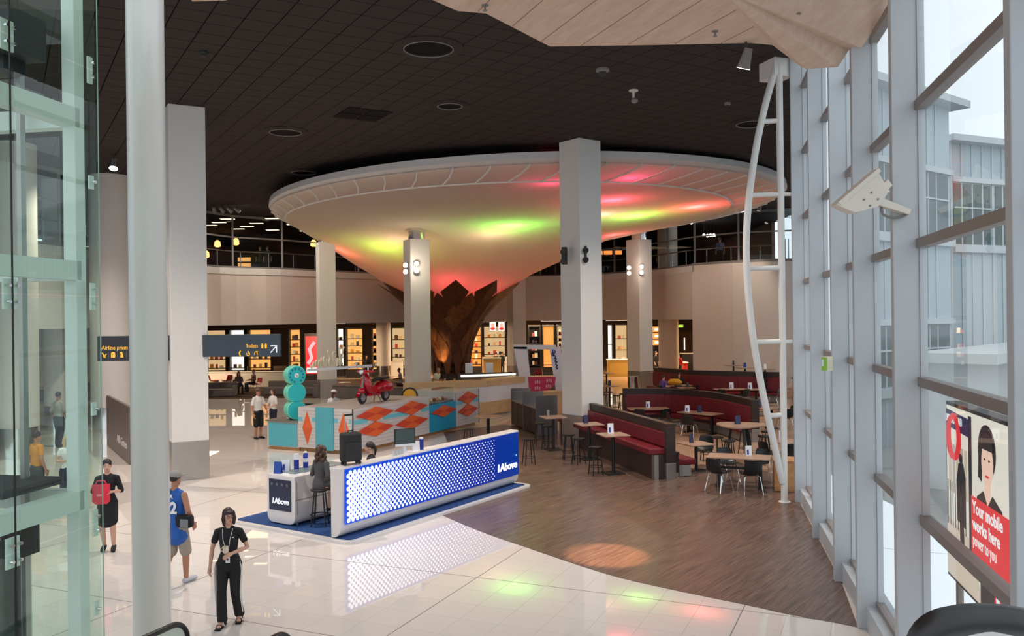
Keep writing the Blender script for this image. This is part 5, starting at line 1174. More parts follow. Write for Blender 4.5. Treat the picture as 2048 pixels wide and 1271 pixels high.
    if skirt:
        pv = J['pel']; kn = (J['kneeL']+J['kneeR'])/2; m_ = MB(); e = pv.lerp(kn, skirt)
        cap_tube(m_, [J['waist'].lerp(pv, .2), pv, pv.lerp(kn, skirt*.5), e], [(.13, .10), (.18, .13), (.185, .14), (.185, .14)], 16); vx(m_.build('skirt', bottom, t, True), vox)
    if shoes:
        for n in 'LR':
            an, to = J['ank'+n], J['toe'+n]; m_ = MB(); cap_tube(m_, [an+Vector((0, .035, -.045)), an.lerp(to, .45)+Vector((0, 0, -.018)), to+Vector((0, -.015, 0))], [(.042, .040), (.047, .040), (.042, .026)], 10); m_.build('shoe', shoes, t, True)
    # --- hair
    if hair:
        m_ = MB(); hh = hd
        m_.ell(hh+R@Vector((0, .022, .045)), (.084, .098, .092), 14, 10)
        if hstyle == 'bob':
            m_.ell(hh+R@Vector((0, .045, -.02)), (.088, .075, .11), 12, 8)
            for s in (-1, 1): cap_tube(m_, [hh+R@Vector((s*.066, -.015, .07)), hh+R@Vector((s*.083, -.02, -.02)), hh+R@Vector((s*.072, -.025, -.105))], [.026, .030, .022], 8)
            cap_tube(m_, [hh+R@Vector((-.06, -.075, .075)), hh+R@Vector((.06, -.075, .075))], [.022, .022], 8)
        elif hstyle == 'long':
            m_.ell(hh+R@Vector((0, .05, -.05)), (.09, .07, .14), 12, 8)
            for s in (-1, 1): cap_tube(m_, [hh+R@Vector((s*.07, .0, .06)), hh+R@Vector((s*.088, .01, -.06)), hh+R@Vector((s*.08, .02, -.19))], [.03, .035, .025], 8)
        elif hstyle == 'curly':
            for q in range(26):
                a = q*2.4; z = .10-.30*(q/26); rr_ = .075+.05*(q/26); yy = rr_*math.sin(a); m_.ell(hh+R@Vector((rr_*math.cos(a), max(yy, -.03 if q < 10 else .0)+.03, z)), (.042, .042, .05), 8, 6)
        elif hstyle == 'bun':
            m_.ell(hh+R@Vector((0, .115, .03)), (.045, .045, .045), 10, 8)
        elif hstyle == 'tail': cap_tube(m_, [hh+R@Vector((0, .10, .05)), hh+R@Vector((0, .14, -.04)), hh+R@Vector((0, .12, -.17))], [.03, .035, .015], 8)
        # hairline cut: the face stays clear because the cap sits back and up
        o = vx(m_.build('hair', hair, t, True), max(vox*.8, .008), 3)
    if cap:
        m_ = MB(); m_.ell(hd+R@Vector((0, .015, .065)), (.092, .105, .075), 14, 8); m_.box(hd+R@Vector((0, -.12, .05)), (.13, .10, .012), rot=R); m_.build('cap', cap, t, True)
    return t
HB = mat('hair_dark', C(40, 28, 24), .5); HBR = mat('hair_brown', C(74, 48, 34), .55); HG = mat('hair_grey', C(150, 140, 130), .6); HBL = mat('hair_blonde', C(206, 172, 130), .55)
K_BLK = mat('cloth_black', C(26, 25, 28), .85); K_WHT = mat('cloth_white', C(226, 222, 218), .8); K_BLU = mat('jersey_blue', C(20, 84, 168), .6); K_GRY = mat('cloth_grey', C(78, 76, 78), .85); K_KHA = mat('cloth_khaki', C(158, 146, 134), .85)
K_NVY = mat('cloth_navy', C(36, 40, 60), .85); K_PUR = mat('cloth_purple', C(104, 78, 160), .8); K_ORG = mat('cloth_orange', C(220, 140, 50), .8); K_BGR = mat('cloth_bluegrey', C(98, 112, 140), .8); K_PLD = mat('cloth_plaid', C(96, 84, 88), .9, noise=.5, nscale=50); K_REDC = mat('cloth_red', C(176, 36, 40), .8)

# ---- woman walking with a cup (foreground)
g = G(457, 1247); wk = dict(kneeR=(-.10, -.06, .49), ankR=(-.09, -.07, .085), toeR=(-.10, -.24, .035), kneeL=(.09, -.03, .49), ankL=(.10, .16, .10), toeL=(.12, .02, .035),
    elL=(.27, .0, 1.13), wrL=(.10, -.23, 1.10), elR=(-.255, .04, 1.11), wrR=(-.27, -.03, .86))
wm = person('woman in black tee and black track trousers walking with a cup', (g.x+.02, g.y, 0), .06, 1.60, wk, 0, K_BLK, .55, K_BLK, 1.0, None, None, mat('hair_maroon', C(48, 24, 26), .45), 'bob', .008, None, True, .55, .55)
for n, (ax, ay, az, tx_, ty_, tz) in (('L', (.10, .16, .10, .12, .02, .035)), ('R', (-.09, -.07, .085, -.10, -.24, .035))):
    an = Vector((ax, ay, az)); to = Vector((tx_, ty_, tz)); d = Vector((to.x-an.x, to.y-an.y, 0)).normalized()
    so = MB().bar(Vector((an.x, an.y, .012))-d*.09, Vector((to.x, to.y, .012))+d*.06, .085, .022).build('sandal_sole', K_BLK, wm, bevel=.008)
    for f_ in (.35, .8): c = an.lerp(to, f_); c.z = .06-.02*f_; MB().tube([c+Vector((-.045, 0, -.035)), c+Vector((-.03, 0, .012)), c+Vector((.03, 0, .012)), c+Vector((.045, 0, -.035))], .010, 6).build('sandal_strap', K_WHT if f_ < .5 else K_BLK, wm)
for s in (-1, 1):                                       # three white stripes down the trouser seams
    for q in range(3):
        dy = (q-1)*.028-.02; e_ = .014 if s < 0 else 0; A = [Vector((s*(.170+e_), dy, .93)), Vector((s*(.188+e_), dy-.01, .80)), Vector((s*(.172+e_), -.02+dy if s > 0 else -.05+dy, .49)), Vector((s*.168, .06+dy if s > 0 else -.06+dy, .28)), Vector((s*.165, .13+dy if s > 0 else -.07+dy, .15))]
        MB().tube(spline(A, 4), .005, 5).build('stripe', K_WHT, wm, True)
cup = MB(); cp_ = Vector((.03, -.30, 1.13))
tag(cup.lathe([(.030, 0), (.040, .05), (.042, .095), (.037, .095), (.034, .05), (.025, .01)], n=20).build('cup', mat('cup_cream', C(226, 206, 186), .4), wm, True, loc=cp_), 'cream cup')
MB().tube([cp_+Vector((-.04, 0, .08)), cp_+Vector((-.065, 0, .06)), cp_+Vector((-.06, 0, .03)), cp_+Vector((-.035, 0, .02))], .006, 6).build('cup_handle', MATS['cup_cream'], wm, True)
for s in (-1, 1): MB().tube([Vector((s*.075, -.06, 1.42)), Vector((s*.05, -.135, 1.28)), Vector((.02, -.148, 1.05))], .004, 5).build('lanyard', M_WP, wm, True)
MB().box((.02, -.152, .99), (.062, .006, .095)).build('name_badge', M_WP, wm); MB().box((.02, -.157, .995), (.028, .004, .03)).build('badge_photo', mat('badge_print', C(110, 50, 60), .5), wm)
MB().add([(.075, -.128, 1.30), (.105, -.122, 1.30), (.098, -.125, 1.32)], [(0, 1, 2)]).build('tee_logo', M_WP, wm)
gl_ = MB(); Rg = Matrix.Rotation(.55, 3, 'Z'); hd_ = Vector(STAND['head'])
for s in (-1, 1): gl_.tube([hd_+Rg@Vector((s*.032+.024*math.cos(a), -.096, .012+.018*math.sin(a))) for a in [2*math.pi*q/12 for q in range(12)]], .0025, 4, closed=True)
gl_.build('spectacles', M_DARK, wm)

# ---- man in blue basketball jersey, from behind
g = G(345, 1163); jm_ = dict(kneeL=(.10, -.03, .49), ankL=(.11, .17, .16), toeL=(.13, .09, .05), kneeR=(-.10, -.10, .50), ankR=(-.10, -.10, .085), toeR=(-.12, -.27, .035), elL=(.27, .05, 1.12), wrL=(.25, -.02, .88), elR=(-.27, .03, 1.12), wrR=(-.24, -.10, .92))
mj = person('man in blue basketball jersey, grey cap and khaki shorts walking away with a bag', (g.x+.10, g.y-.1, 0), math.pi-.35, 1.80, jm_, 1, K_BLU, 0, K_KHA, .3, None, mat('shoe_white_navy', C(190, 190, 200), .5), HB, 'short', .01, mat('cap_grey', C(150, 146, 142), .8), False, 0, .5, longtop=.14)
M_JW = mat('jersey_white', C(230, 230, 232), .6)
text_mesh('jersey_number', '2', .24, M_JW, mj, frame_mtx(Vector((-.02, .131, 1.10)), (-1, 0, 0), (0, 1, 0)), .003, fat=.01); text_mesh('jersey_name', 'ARA', .085, M_JW, mj, frame_mtx(Vector((.10, .128, 1.32)), (-1, 0, 0), (0, 1, 0)), .003, fat=.003)
bg_ = thing('shoulder_bag', 'black and grey shoulder bag at the hip of the man in blue jersey', 'bag', (0, 0, 0)); bg_.parent = None
bl = mj.matrix_basis @ Vector((.0, 0, 0)); Mj = Matrix.Translation(mj.location) @ Euler((0, 0, math.pi-.35)).to_matrix().to_4x4() @ Matrix.Scale(1.8/1.7, 4)
bg_.location = P(369, 1041, g.y-.22); bg_.rotation_euler = (0, 0, math.pi-.35)
MB().box((0, 0, 0), (.30, .15, .21)).build('pouch', K_BLK, bg_, bevel=.05); MB().box((-.06, .08, -.02), (.15, .02, .13)).build('pocket', mat('bag_grey', C(120, 122, 124), .7), bg_, bevel=.008)
MB().tube([(.14, .0, .10), (.20, .05, .30), (.27, .06, .52)], .016, 6).build('strap', K_BLK, bg_)

# ---- woman with red carrier bag
g = G(222, 1101); wb_ = dict(elL=(.24, -.02, 1.12), wrL=(.12, -.22, 1.14), elR=(-.24, -.02, 1.12), wrR=(-.10, -.22, 1.14), kneeL=(.09, -.04, .49), ankL=(.09, .02, .12), toeL=(.11, -.13, .03), ankR=(-.08, .06, .12), toeR=(-.08, -.08, .03))
ww = person('woman in black dress and cardigan holding a red carrier bag', (g.x-.05, g.y, 0), .25, 1.68, wb_, 0, K_BLK, 1.0, K_BLK, 1, .85, K_BLK, HB, 'bun', .011, None, True, .2, .5)
rb = thing('carrier_bag', 'bright red plastic carrier bag held in front of the woman in black', 'bag', (g.x-.02, g.y-.31, .93), .25)
MB().tube([(0, 0, 0), (0, 0, .05), (0, 0, .2), (0, 0, .32), (0, 0, .36)], [(.10, .02), (.15, .055), (.145, .05), (.15, .03), (.15, .012)], 14).build('sack', mat('bag_red', C(226, 40, 66), .35), rb, True); MB().tube([(-.09, 0, .36), (-.06, 0, .42), (.06, 0, .42), (.09, 0, .36)], .012, 6).build('handle', MATS['bag_red'], rb)
MB().ell((-.02, -.052, .17), (.05, .004, .02), 10, 6).build('bag_print', mat('bag_pink', C(250, 150, 165), .5), rb)

# ---- seen through the lift glass
g = G(118, 893); person('man in grey shirt with crossbody strap walking away behind the lift', (g.x, g.y, 0), math.pi-.2, 1.86, dict(kneeL=(.1, -.08, .5), ankL=(.1, -.05, .085), toeL=(.12, -.22, .035), ankR=(-.1, .14, .1), toeR=(-.11, .0, .035)), 1, mat('cloth_lightgrey', C(170, 168, 160), .8), 1.0, K_NVY, 1.0, None, K_BLK, HB, 'short', .016, face=False)
g = G(75, 1016); person('man in orange shirt seen through the lift glass', (g.x, g.y, 0), 2.6, 1.75, {}, 1, K_ORG, .6, K_GRY, .3, None, K_BLK, HB, 'short', .016, face=False)
g = G(138, 1016); person('blonde woman in white top seen through the lift glass', (g.x, g.y, 0), .6, 1.66, dict(elL=(.24, 0, 1.12), wrL=(.1, -.2, 1.12), elR=(-.24, 0, 1.12), wrR=(-.1, -.2, 1.14)), 0, K_WHT, .4, K_NVY, .3, None, K_WHT, HBL, 'long', .016, face=False, female=True)

# ---- at the kiosk desk
g = Vector((s1.x, s1.y, .06)); pz = sit(.74, .12); pz.update(ankL=(.10, -.34, .30), ankR=(-.08, -.30, .32), toeL=(.11, -.47, .25), toeR=(-.09, -.44, .27), wrL=(.12, -.36, 1.02), wrR=(-.12, -.36, 1.02))
person('curly haired woman in dark grey dress sitting on the kiosk stool, back turned', (g.x, g.y, .062), math.pi-.62, 1.68, pz, 0, K_GRY, 1.0, K_GRY, 1, .8, K_BLK, HBR, 'curly', .011, None, True, 0, .5, face=False)
g = K0+kp(1.75, 1.02, .06); pz = sit(.74, .1)
person('dark haired woman in black uniform seated behind the glowing counter, head bowed', (g.x, g.y, .062), -KA+math.radians(-45), 1.66, pz, 0, K_BLK, 1.3, K_BLK, 1.0, None, K_BLK, HB, 'tail', .012, None, True, 0, .5)
st3 = stool((g.x, g.y, .062), 'black stool under the uniformed woman behind the glowing counter')

# ---- at the turquoise kiosk
g = G(517, 877); person('staff man in white shirt and black shorts beside the low turquoise counter', (g.x, g.y, 0), .95, 1.80, dict(elL=(.25, -.03, 1.12), wrL=(.2, -.2, .95), wrR=(-.25, -.08, .85)), 1, K_WHT, .8, K_BLK, .4, None, K_BLK, HBR, 'short', .013, mat('cap_brown', C(96, 80, 70), .8), headturn=.1)
g = G(544, 868); person('woman with brown hair and white blouse facing the staff man', (g.x, g.y+.2, 0), -.7, 1.68, dict(elL=(.25, -.03, 1.12), wrL=(.1, -.22, 1.02), elR=(-.25, -.03, 1.12), wrR=(-.08, -.22, 1.02)), 0, K_WHT, .9, K_NVY, 1.0, None, K_BLK, HBR, 'long', .014, None, True)
c = N0+tp_(2.75, TSh+.75); person('kiosk worker in white cap seen behind the painted kiosk roof', (c.x, c.y, 0), math.pi-.2, 1.72, {}, 1, K_WHT, .6, K_BLK, 1, None, K_BLK, HBR, 'tail', .015, K_WHT, True, face=False)
# ---- people farther back
def seat_box(x, y, h, lab, m=M_GREY): t = thing('seat_cube', lab, 'seat', (x, y, .009)); MB().box((0, 0, h/2), (.5, .5, h)).build('cushion', m, t, bevel=.03); return t
g = G(1284, 783); cx, cy = TB['l6']
person('woman in purple top seated with her back turned by the lamp pillar', (cx-.75, cy-.5, 0), math.pi-.9, 1.66, sit(.46, .1), 0, K_PUR, .6, K_NVY, 1, None, K_BLK, HB, 'bun', .018, None, True, face=False)
person('dark haired person in black at the back of the yellow bag table', (cx+.3, cy+.75, 0), .1, 1.68, sit(.46, .1), 0, K_BLK, 1.5, K_BLK, 1, None, K_BLK, HB, 'short', .018)
cx, cy = TB['l5']; person('man in blue grey tee leaning on a small cafe table', (cx-.62, cy-.05, 0), 1.45, 1.75, sit(.46, .35), 0, K_BGR, .6, K_KHA, 1, None, K_BLK, HBR, 'short', .016, face=False)
g = G(478, 787); person('woman in plaid shirt seated in red lounge chair', (g.x, g.y, .01), .5, 1.66, sit(.44, -.05), 0, K_PLD, 1.5, K_NVY, 1, None, K_BLK, HBR, 'long', .02, None, True)
LC = make_chair('lounge_chair', mat('red_shell', C(150, 22, 34), .4), M_CHROME); LU = [False]
def rchair(x, y, face, lab):
    o = place(LC, LU[0], (x, y, .009), face-math.pi/2, lab, 'red lounge chairs'); o.scale = (1.25, 1.25, 1.0); LU[0] = True
rchair(g.x-.1, g.y+.1, -1.2, 'red shell lounge chair under the woman in plaid shirt')
g = G(507, 783); person('person in brown jacket reading in red lounge chair', (g.x, g.y, .01), -.8, 1.7, sit(.44, -.05), 0, mat('cloth_brown', C(110, 78, 66), .8), 1.8, K_NVY, 1, None, K_BLK, HB, 'short', .02)
rchair(g.x+.12, g.y+.05, -2.3, 'red shell lounge chair under the reading person')
for px, py, fa, lab in ((655, 768, .3, 'empty red lounge chair seen below the script sign'), (428, 765, .5, 'leftmost empty red lounge chair behind the low white wall'), (455, 764, 2.6, 'second red lounge chair behind the low white wall'), (742, 742, .4, 'red lounge chair left of the lamp pillar near shops'), (1045, 748, 3, 'red lounge chair right of the trunk beside the square pillar'), (1078, 752, -1.4, 'red lounge chair behind the white portal frame')):
    c = G(px, py+10); rchair(c.x, c.y, fa, lab)
c = G(463, 787); table('lounge', (c.x, c.y), 0, 'white round lounge table before the seated woman in plaid', 'lounge tables'); c = G(690, 782); table('lounge', (c.x, c.y), 0, 'white round lounge table left of the scooter', 'lounge tables')
# lounge walls and sofas
M_SOFA = mat('grey_sofa', C(112, 104, 102), .9, noise=.1, nscale=20)
def lowwall(pxa, pxb, D, z1, m, lab, th=.25, nm='low_wall', cat='partition'):
    a = P(pxa, 640, D[0]); b = P(pxb, 640, D[1]); a.z = b.z = 0; t = thing(nm, lab, cat, a); MB().bar(UZ*z1/2, b-a+UZ*z1/2, th, z1).build('panel', m, t, bevel=.015); MB().bar(UZ*(z1+.02), b-a+UZ*(z1+.02), th+.06, .04).build('cap', m, t); return t
lowwall(405, 596, (54.5, 54), .95, M_WHITE, 'long low white wall behind the seated lounge people')
lowwall(630, 850, (46.5, 43.2), .66, M_SOFA, 'long low grey wall behind the scooter kiosk', .5)
lowwall(930, 1012, (66, 65), 1.2, M_WHITE, 'low white wall right of the timber trunk'); lowwall(779, 806, (63, 63), 1.1, M_WHITE, 'short white counter left of the lamp pillar', .8)
def sofa(px, py, L_, rz, lab):
    c = G(px, py); t = thing('lounge_sofa', lab, 'sofa', (c.x, c.y, .009), rz); MB().box((0, 0, .21), (L_, .85, .42)).build('seat', M_SOFA, t, bevel=.05); MB().box((0, .38, .5), (L_, .18, .5)).build('backrest', M_SOFA, t, bevel=.05); MB().box((L_/2-.06, 0, .3), (.14, .85, .55)).build('arm', M_SOFA, t, bevel=.04)
sofa(432, 792, 2.2, .1, 'grey lounge sofa beside the white pillar'); sofa(590, 788, 3.4, -.1, 'grey lounge sofa behind the turquoise drums'); sofa(440, 752, 3, 0, 'olive grey sofa behind the low white wall'); sofa(530, 752, 3.2, 0, 'dark grey sofa behind the low white wall near red poster')
c = G(803, 781); seat_box(c.x, c.y, .44, 'small brown cube seat under the man left of the lamp pillar', M_CARPET); person('man in pale shirt seated on a cube left of the lamp pillar', (c.x, c.y, .01), -1.3, 1.72, sit(.44, .2), 2, K_KHA, .6, K_KHA, 1, None, K_WHT, HB, 'short', .02, face=False)
c = P(872, 745, 43.2); person('grey haired man in white shirt bending beside the lamp pillar', (c.x, c.y, 0), -1.0+1.9, 1.74, dict(chest=(0, -.06, 1.27), neck=(0, -.12, 1.43), head=(0, -.19, 1.55), shL=(.17, -.08, 1.36), shR=(-.17, -.08, 1.36), wrL=(.15, -.34, 1.08), wrR=(-.15, -.34, 1.08)), 1, K_WHT, .6, K_NVY, 1, None, K_BLK, HG, 'short', .018, face=False)
for px, D, lab in ((889, 43.4, 'dark haired person in black seated beside the grey haired man'), (908, 42.8, 'second dark haired person in black seated before the trunk')):
    c = P(px, 700, D); seat_box(c.x, c.y, .44, 'dark cube seat under '+lab.split(' seated')[0]+(' by the grey haired man' if px < 900 else ' before the trunk'), M_DARK); person(lab, (c.x, c.y, 0), math.pi, 1.7, sit(.44, .15), 0, K_BLK, 1.5, K_BLK, 1, None, K_BLK, HB, 'short', .022, face=False)
for px, D, tp_c, bt, lab, rz in ((733, 60, K_BLK, K_BLK, 'man in dark jacket walking before the yellow shop shelves', .4), (1004, 63, K_BLK, K_BLK, 'person in black standing at the beauty shop', 2.6), (992, 62, K_GRY, K_NVY, 'shopper in grey at the beauty shop counter', 2.9), (1357, 56, K_REDC, K_BLK, 'person in red jacket standing by the red counter', 2.8), (1312, 60, K_BLK, K_BLK, 'person in black at the orange menu boards', .8), (1396, 66, K_BLK, K_BLK, 'attendant behind the white far counter', .1)):
    c = P(px, 700, D); person(lab, (c.x, c.y, 0), rz, 1.72, {}, 0, tp_c, 1.5, bt, 1, None, K_BLK, HB, 'short', .022, face=False)
c = P(1327, 700, 55); seat_box(c.x, c.y, .44, 'dark red cube seat by the round cream column', M_RED); person('long haired woman in grey seated by the round cream column', (c.x, c.y, 0), .4, 1.66, sit(.44), 0, K_GRY, 1.5, K_NVY, 1, None, K_BLK, HB, 'long', .022, None, True, face=False)
for px, lab in ((520, 'left patron silhouetted at the upstairs bar'), (535, 'right patron silhouetted at the upstairs bar'), (1283+37, 'patron upstairs behind the round cream column'), (1440, 'patron in blue upstairs right of the round column')):
    c = P(px, 500, 51 if px > 1400 else 53 if px < 600 else 58); person(lab, (c.x, c.y, MZ), 0 if px < 600 else 3, 1.75, {}, 0, K_BLK if px != 1440 else K_BGR, 1.2, K_BLK, 1, None, K_BLK, HB, 'short', .025, face=False)

# ================================================================== SHOPS BELOW THE BALCONY
WG = lambda n, c, s: emis('shop_glow_'+n, c, s)
M_SHB = mat('shop_black', C(26, 22, 22), .5); M_SHW = WG('amber', (1, .48, .13, 1), .75); M_SHC = WG('cream', (1, .66, .32, 1), .5); M_SHR = WG('red', C(235, 30, 40), 1.1); M_SHO = WG('orange', (1, .30, .06, 1), 1.0); M_SHV = WG('white', (1, .90, .76, 1), 1.1)
PRM = [mat('prod_%d' % i, c, .4) for i, c in enumerate((C(226, 200, 150), C(190, 60, 50), C(240, 232, 214), C(90, 60, 40), C(220, 150, 60), C(60, 40, 60)))]
PRN = ('tan', 'red', 'cream', 'brown', 'amber', 'violet'); ORD = ('first', 'second', 'third', 'fourth', 'fifth', 'sixth', 'seventh', 'eighth', 'ninth')
def shop(pxa, pxb, D, back, lab, rows=5, z1=3.6, header=None, prod=True, goods='boxed goods', frame=M_SHB):
    a = P(pxa, 640, D); b = P(pxb, 640, D); w = b.x-a.x-.16; t = thing('shop_shelving', lab, 'shelf', ((a.x+b.x)/2, D, .0))
    MB().box((0, .22, z1/2), (w, .06, z1)).build('lit_back', back, t)
    for s in (-1, 1): MB().box((s*w/2, 0, z1/2), (.07, .5, z1)).build('upright', frame, t)
    MB().box((0, 0, z1), (w+.04, .55, .12)).build('crown', header or frame, t); MB().box((0, -.02, .3), (w, .5, .6)).build('base_cabinet', frame, t)
    for r in range(rows):
        z = .75+r*(z1-1.0)/rows; MB().box((0, 0, z), (w-.08, .42, .05)).build('shelf', frame, t)
        if prod:
            n = max(2, int(w/.42))
            for k in range(n):
                h = random.uniform(.16, .36); pw = random.uniform(.12, .24); ci = random.randrange(6); o = MB().box((0, 0, h/2), (pw, .16, h)).build('boxed_good', PRM[ci], None)
                o.location = (t.location.x-w/2+.2+(w-.4)*(k+.5)/n, D-.08, z+.026); sh_ = lab.split(' shelving')[0].split(' of the')[0]+' shelving'; tag(o, '%s box %s from left on %s shelf up of %s' % (PRN[ci], ORD[k], ORD[r], sh_), 'package', 'goods on the '+sh_)
    return t
shop(411, 455, 63, M_SHC, 'far left lit shop shelving with cream back, left of the toilets sign', 4); shop(458, 492, 63, M_SHV, 'pale lit shop shelving above the toilets sign', 3); shop(496, 545, 63, M_SHW, 'amber lit shop shelving right above the toilets sign', 4)
shop(577, 604, 61, M_SHW, 'narrow perfume shelving left of the red poster', 5); 
pz_ = P(611, 640, 59); t = thing('poster_lightbox', 'tall glowing red advertising lightbox left of the white pillar', 'lightbox', (pz_.x+.4, 59, 0)); MB().box((0, .1, 1.65), (1.05, .12, 3.3)).build('case', M_SHB, t); MB().box((0, .03, 1.8), (.85, .04, 2.6)).build('poster', M_SHR, t); MB().tube([(-.25, 0, 1.2), (.0, 0, 1.6), (-.15, 0, 2.2), (.2, 0, 2.7)], .12, 8).build('poster_swirl', WG('pink', C(255, 170, 180), 1.0), t, True); MB().box((0, 0, .75), (.7, .03, .35)).build('poster_text_block', M_SHV, t)
shop(673, 690, 64, M_SHV, 'pale shelving right of the first white pillar', 4); shop(691, 728, 62, M_SHW, 'amber confectionery shelving behind the man in dark jacket', 5); shop(742, 757, 62, M_SHW, 'narrow amber shelving left of the beige round column', 5); shop(781, 812, 63, M_SHC, 'lit shelving under a green fascia left of the lamp pillar', 4, header=mat('green_fascia', C(60, 74, 44), .5))
shop(930, 964, 64, M_SHO, 'orange lit spirits shelving right of the trunk', 6, goods='bright bottle box'); shop(965, 1012, 66, M_SHC, 'beauty counter shelving with two portrait panels', 4)
for px, lab in ((985.5, 'left glowing portrait panel in the beauty shop'), (1003, 'right glowing portrait panel in the beauty shop')):
    c = P(px, 652, 65.72); t = thing('portrait_panel', lab, 'lightbox', c); MB().box((0, 0, 0), (.55, .06, .75)).build('case', M_SHB, t); MB().box((0, -.035, 0), (.48, .02, .68)).build('picture', M_SHV, t); MB().ell((.0, -.05, .05), (.14, .01, .2)).build('picture_face', WG('peach', (1, .5, .36, 1), .8), t, True); MB().ell((.0, -.055, -.2), (.2, .01, .1)).build('picture_dress', M_SHR, t, True)
shop(1055, 1082, 62, M_SHB, 'black cosmetics shelving with pale displays', 5, goods='violet and pale box'); shop(1083, 1110, 62, M_SHO, 'orange lit panel display under the balcony', 2, prod=False); shop(1111, 1128, 62, M_SHC, 'cream lit shelving beside the speaker pillar', 6)
shop(1212, 1226, 66, M_SHV, 'white lit menu screen bay of the food counter', 2, prod=False); shop(1227, 1256, 66, M_SHC, 'cream kitchen bay of the food counter', 3)
def ctr(pxa, pxb, D, z1, m, lab, m2=None):
    a = P(pxa, 640, D); b = P(pxb, 640, D); t = thing('shop_counter', lab, 'counter', ((a.x+b.x)/2, D, 0)); w = b.x-a.x
    MB().box((0, 0, z1/2), (w, .8, z1)).build('body', m, t, bevel=.02); MB().box((0, 0, z1+.03), (w+.1, .9, .06)).build('top', m2 or M_WHITE, t)
    MB().box((0, -.41, z1*.5), (w*.9, .02, z1*.7)).build('front_panel', m, t)
ctr(1214, 1256, 60, 1.15, mat('yellow_counter', C(206, 170, 84), .5), 'pale yellow food counter right of the speaker pillar'); ctr(966, 1000, 61, 1.3, mat('gold_counter', C(214, 176, 100), .5), 'pale gold beauty counter right of the trunk'); ctr(1388, 1412, 61, 1.5, M_WARMW, 'rounded cream counter with red foot at the drum wall', M_REDP if 'M_REDP' in globals() else None)
ctr(1338, 1372, 58, 1.0, mat('red_counter', C(170, 34, 34), .4), 'red sales counter behind the round cream column'); ctr(1362, 1383, 64, 1.35, M_SHB, 'black serving counter before the double doors')
a = P(1310, 640, 65); t = thing('menu_board', 'glowing orange menu boards behind the lamp pillar', 'menu board', (a.x+.4, 65, 2.2))
for s in (-.5, .5): MB().cyl((s, .05, -2.2), (s, .05, 1.2), .03, n=6).build('board_post', M_DARK, t)
for k in range(3): MB().box((0, 0, k*.5), (1.3, .06, .42)).build('menu_panel', M_SHO, t); MB().box((0, -.04, k*.5), (.9, .02, .18)).build('menu_print', M_SHV, t)
dd = bpy.data.objects.new('door_1', None); COL.objects.link(dd); dd['kind'] = 'structure'; a = P(1368, 640, 74); dd.location = (a.x, 75.7, 0)
for s in (-1, 1):
    d_ = MB().box((s*.62, 0, 1.4), (1.2, .08, 2.8)).build('door_leaf', mat('door_brown', C(120, 86, 58), .5), dd); MB().box((s*.35, -.05, 1.7), (.1, .02, 1.1)).build('vision_panel', M_SHV, dd)
t = thing('exit_light', 'small green exit light above the brown double doors', 'sign', (a.x, 75.79, 3.3)); MB().box((0, 0, 0), (.6, .1, .3)).build('case', M_WP, t); MB().box((0, -.06, 0), (.5, .02, .2)).build('face', emis('exit_green', C(170, 220, 60), 1.2), t)
# strip lights at the shop fronts
for k, (pxa, pxb) in enumerate(((1212, 1256), (965, 1012), (1082, 1125), (673, 690))):
    a = P(pxa, 640, 60.6); b = P(pxb, 640, 60.6); t = thing('strip_light', 'glowing strip light under the balcony above the %s' % ('food counter', 'beauty shop', 'orange display', 'pale shelving')[k], 'light', ((a.x+b.x)/2, 60.6, 3.945)); MB().box((0, 0, .05), (b.x-a.x, .3, .1)).build('housing', M_WHITE, t); MB().box((0, -.02, 0), (b.x-a.x, .22, .03)).build('tube', M_SHV, t)
# upstairs bar: pendants, lit cabinet, signs
for px, py, D, lab in ((435, 487, 55, 'left amber pendant lamp in the upstairs bar'), (472, 483, 55, 'round amber pendant lamp in the upstairs bar'), (627, 486, 56, 'amber pendant lamp upstairs beside the white pillar'), (412, 508, 52, 'small red lamp low in the upstairs bar')):
    c = P(px, py, D); t = thing('pendant_lamp', lab, 'lamp', c, 0, 'upstairs pendant lamps'); MB().cyl((0, 0, .2), (0, 0, CEIL-c.z), .012, n=6).build('cord', M_BLACK, t); MB().lathe([(.08, .22), (.18, .1), (.2, -.15), (.12, -.22)], n=16).build('shade', emis('pendant_glow', (1, .42, .10, 1), 3.0), t, True)
c = P(491, 512, 54); t = thing('lit_cabinet', 'amber lit bar cabinet behind the upstairs glass', 'cabinet', (c.x, c.y, MZ)); MB().box((0, 0, .65), (.9, .5, 1.3)).build('case', M_SHB, t)
for z in (.3, .65, 1.0): MB().box((0, -.26, z), (.8, .03, .26)).build('lit_bay', M_SHW, t)
c = P(1216, 505, 62); t = thing('bar_sign', 'small orange lit sign upstairs right of the speaker pillar', 'sign', c)
for k in (-1, 0, 1): MB().box((k*.7, 0, 0), (.6, .1, .28)).build('lit_panel', M_SHO, t); MB().cyl((k*.7, 0, .1), (k*.7, 0, CEIL-c.z+.02), .015, n=6).build('hanger', M_DARK, t)
for k, (px, py) in enumerate(((1408, 470), (1415, 471), (1421, 470), (1428, 470), (1383, 445), (1378, 440))):
    c = P(px, py, 52); t = thing('bar_spot', 'small bright bar spot upstairs right of the round column, number %s from the left' % ('three', 'four', 'five', 'six', 'two', 'one')[k], 'light', c); MB().cyl((0, 0, .08), (0, 0, CEIL-c.z), .01, n=6).build('stem', M_BLACK, t); MB().ell((0, 0, 0), (.09, .09, .09)).build('bulb', M_HOT, t, True)
w5 = bpy.data.objects.new('window_5', None); COL.objects.link(w5); w5['kind'] = 'structure'; a = P(1573, 500, 45.0)
MB().box((a.x+.6, 45.0, MZ+1.4), (1.6, .06, 2.6)).build('pane', M_GLASS, w5)
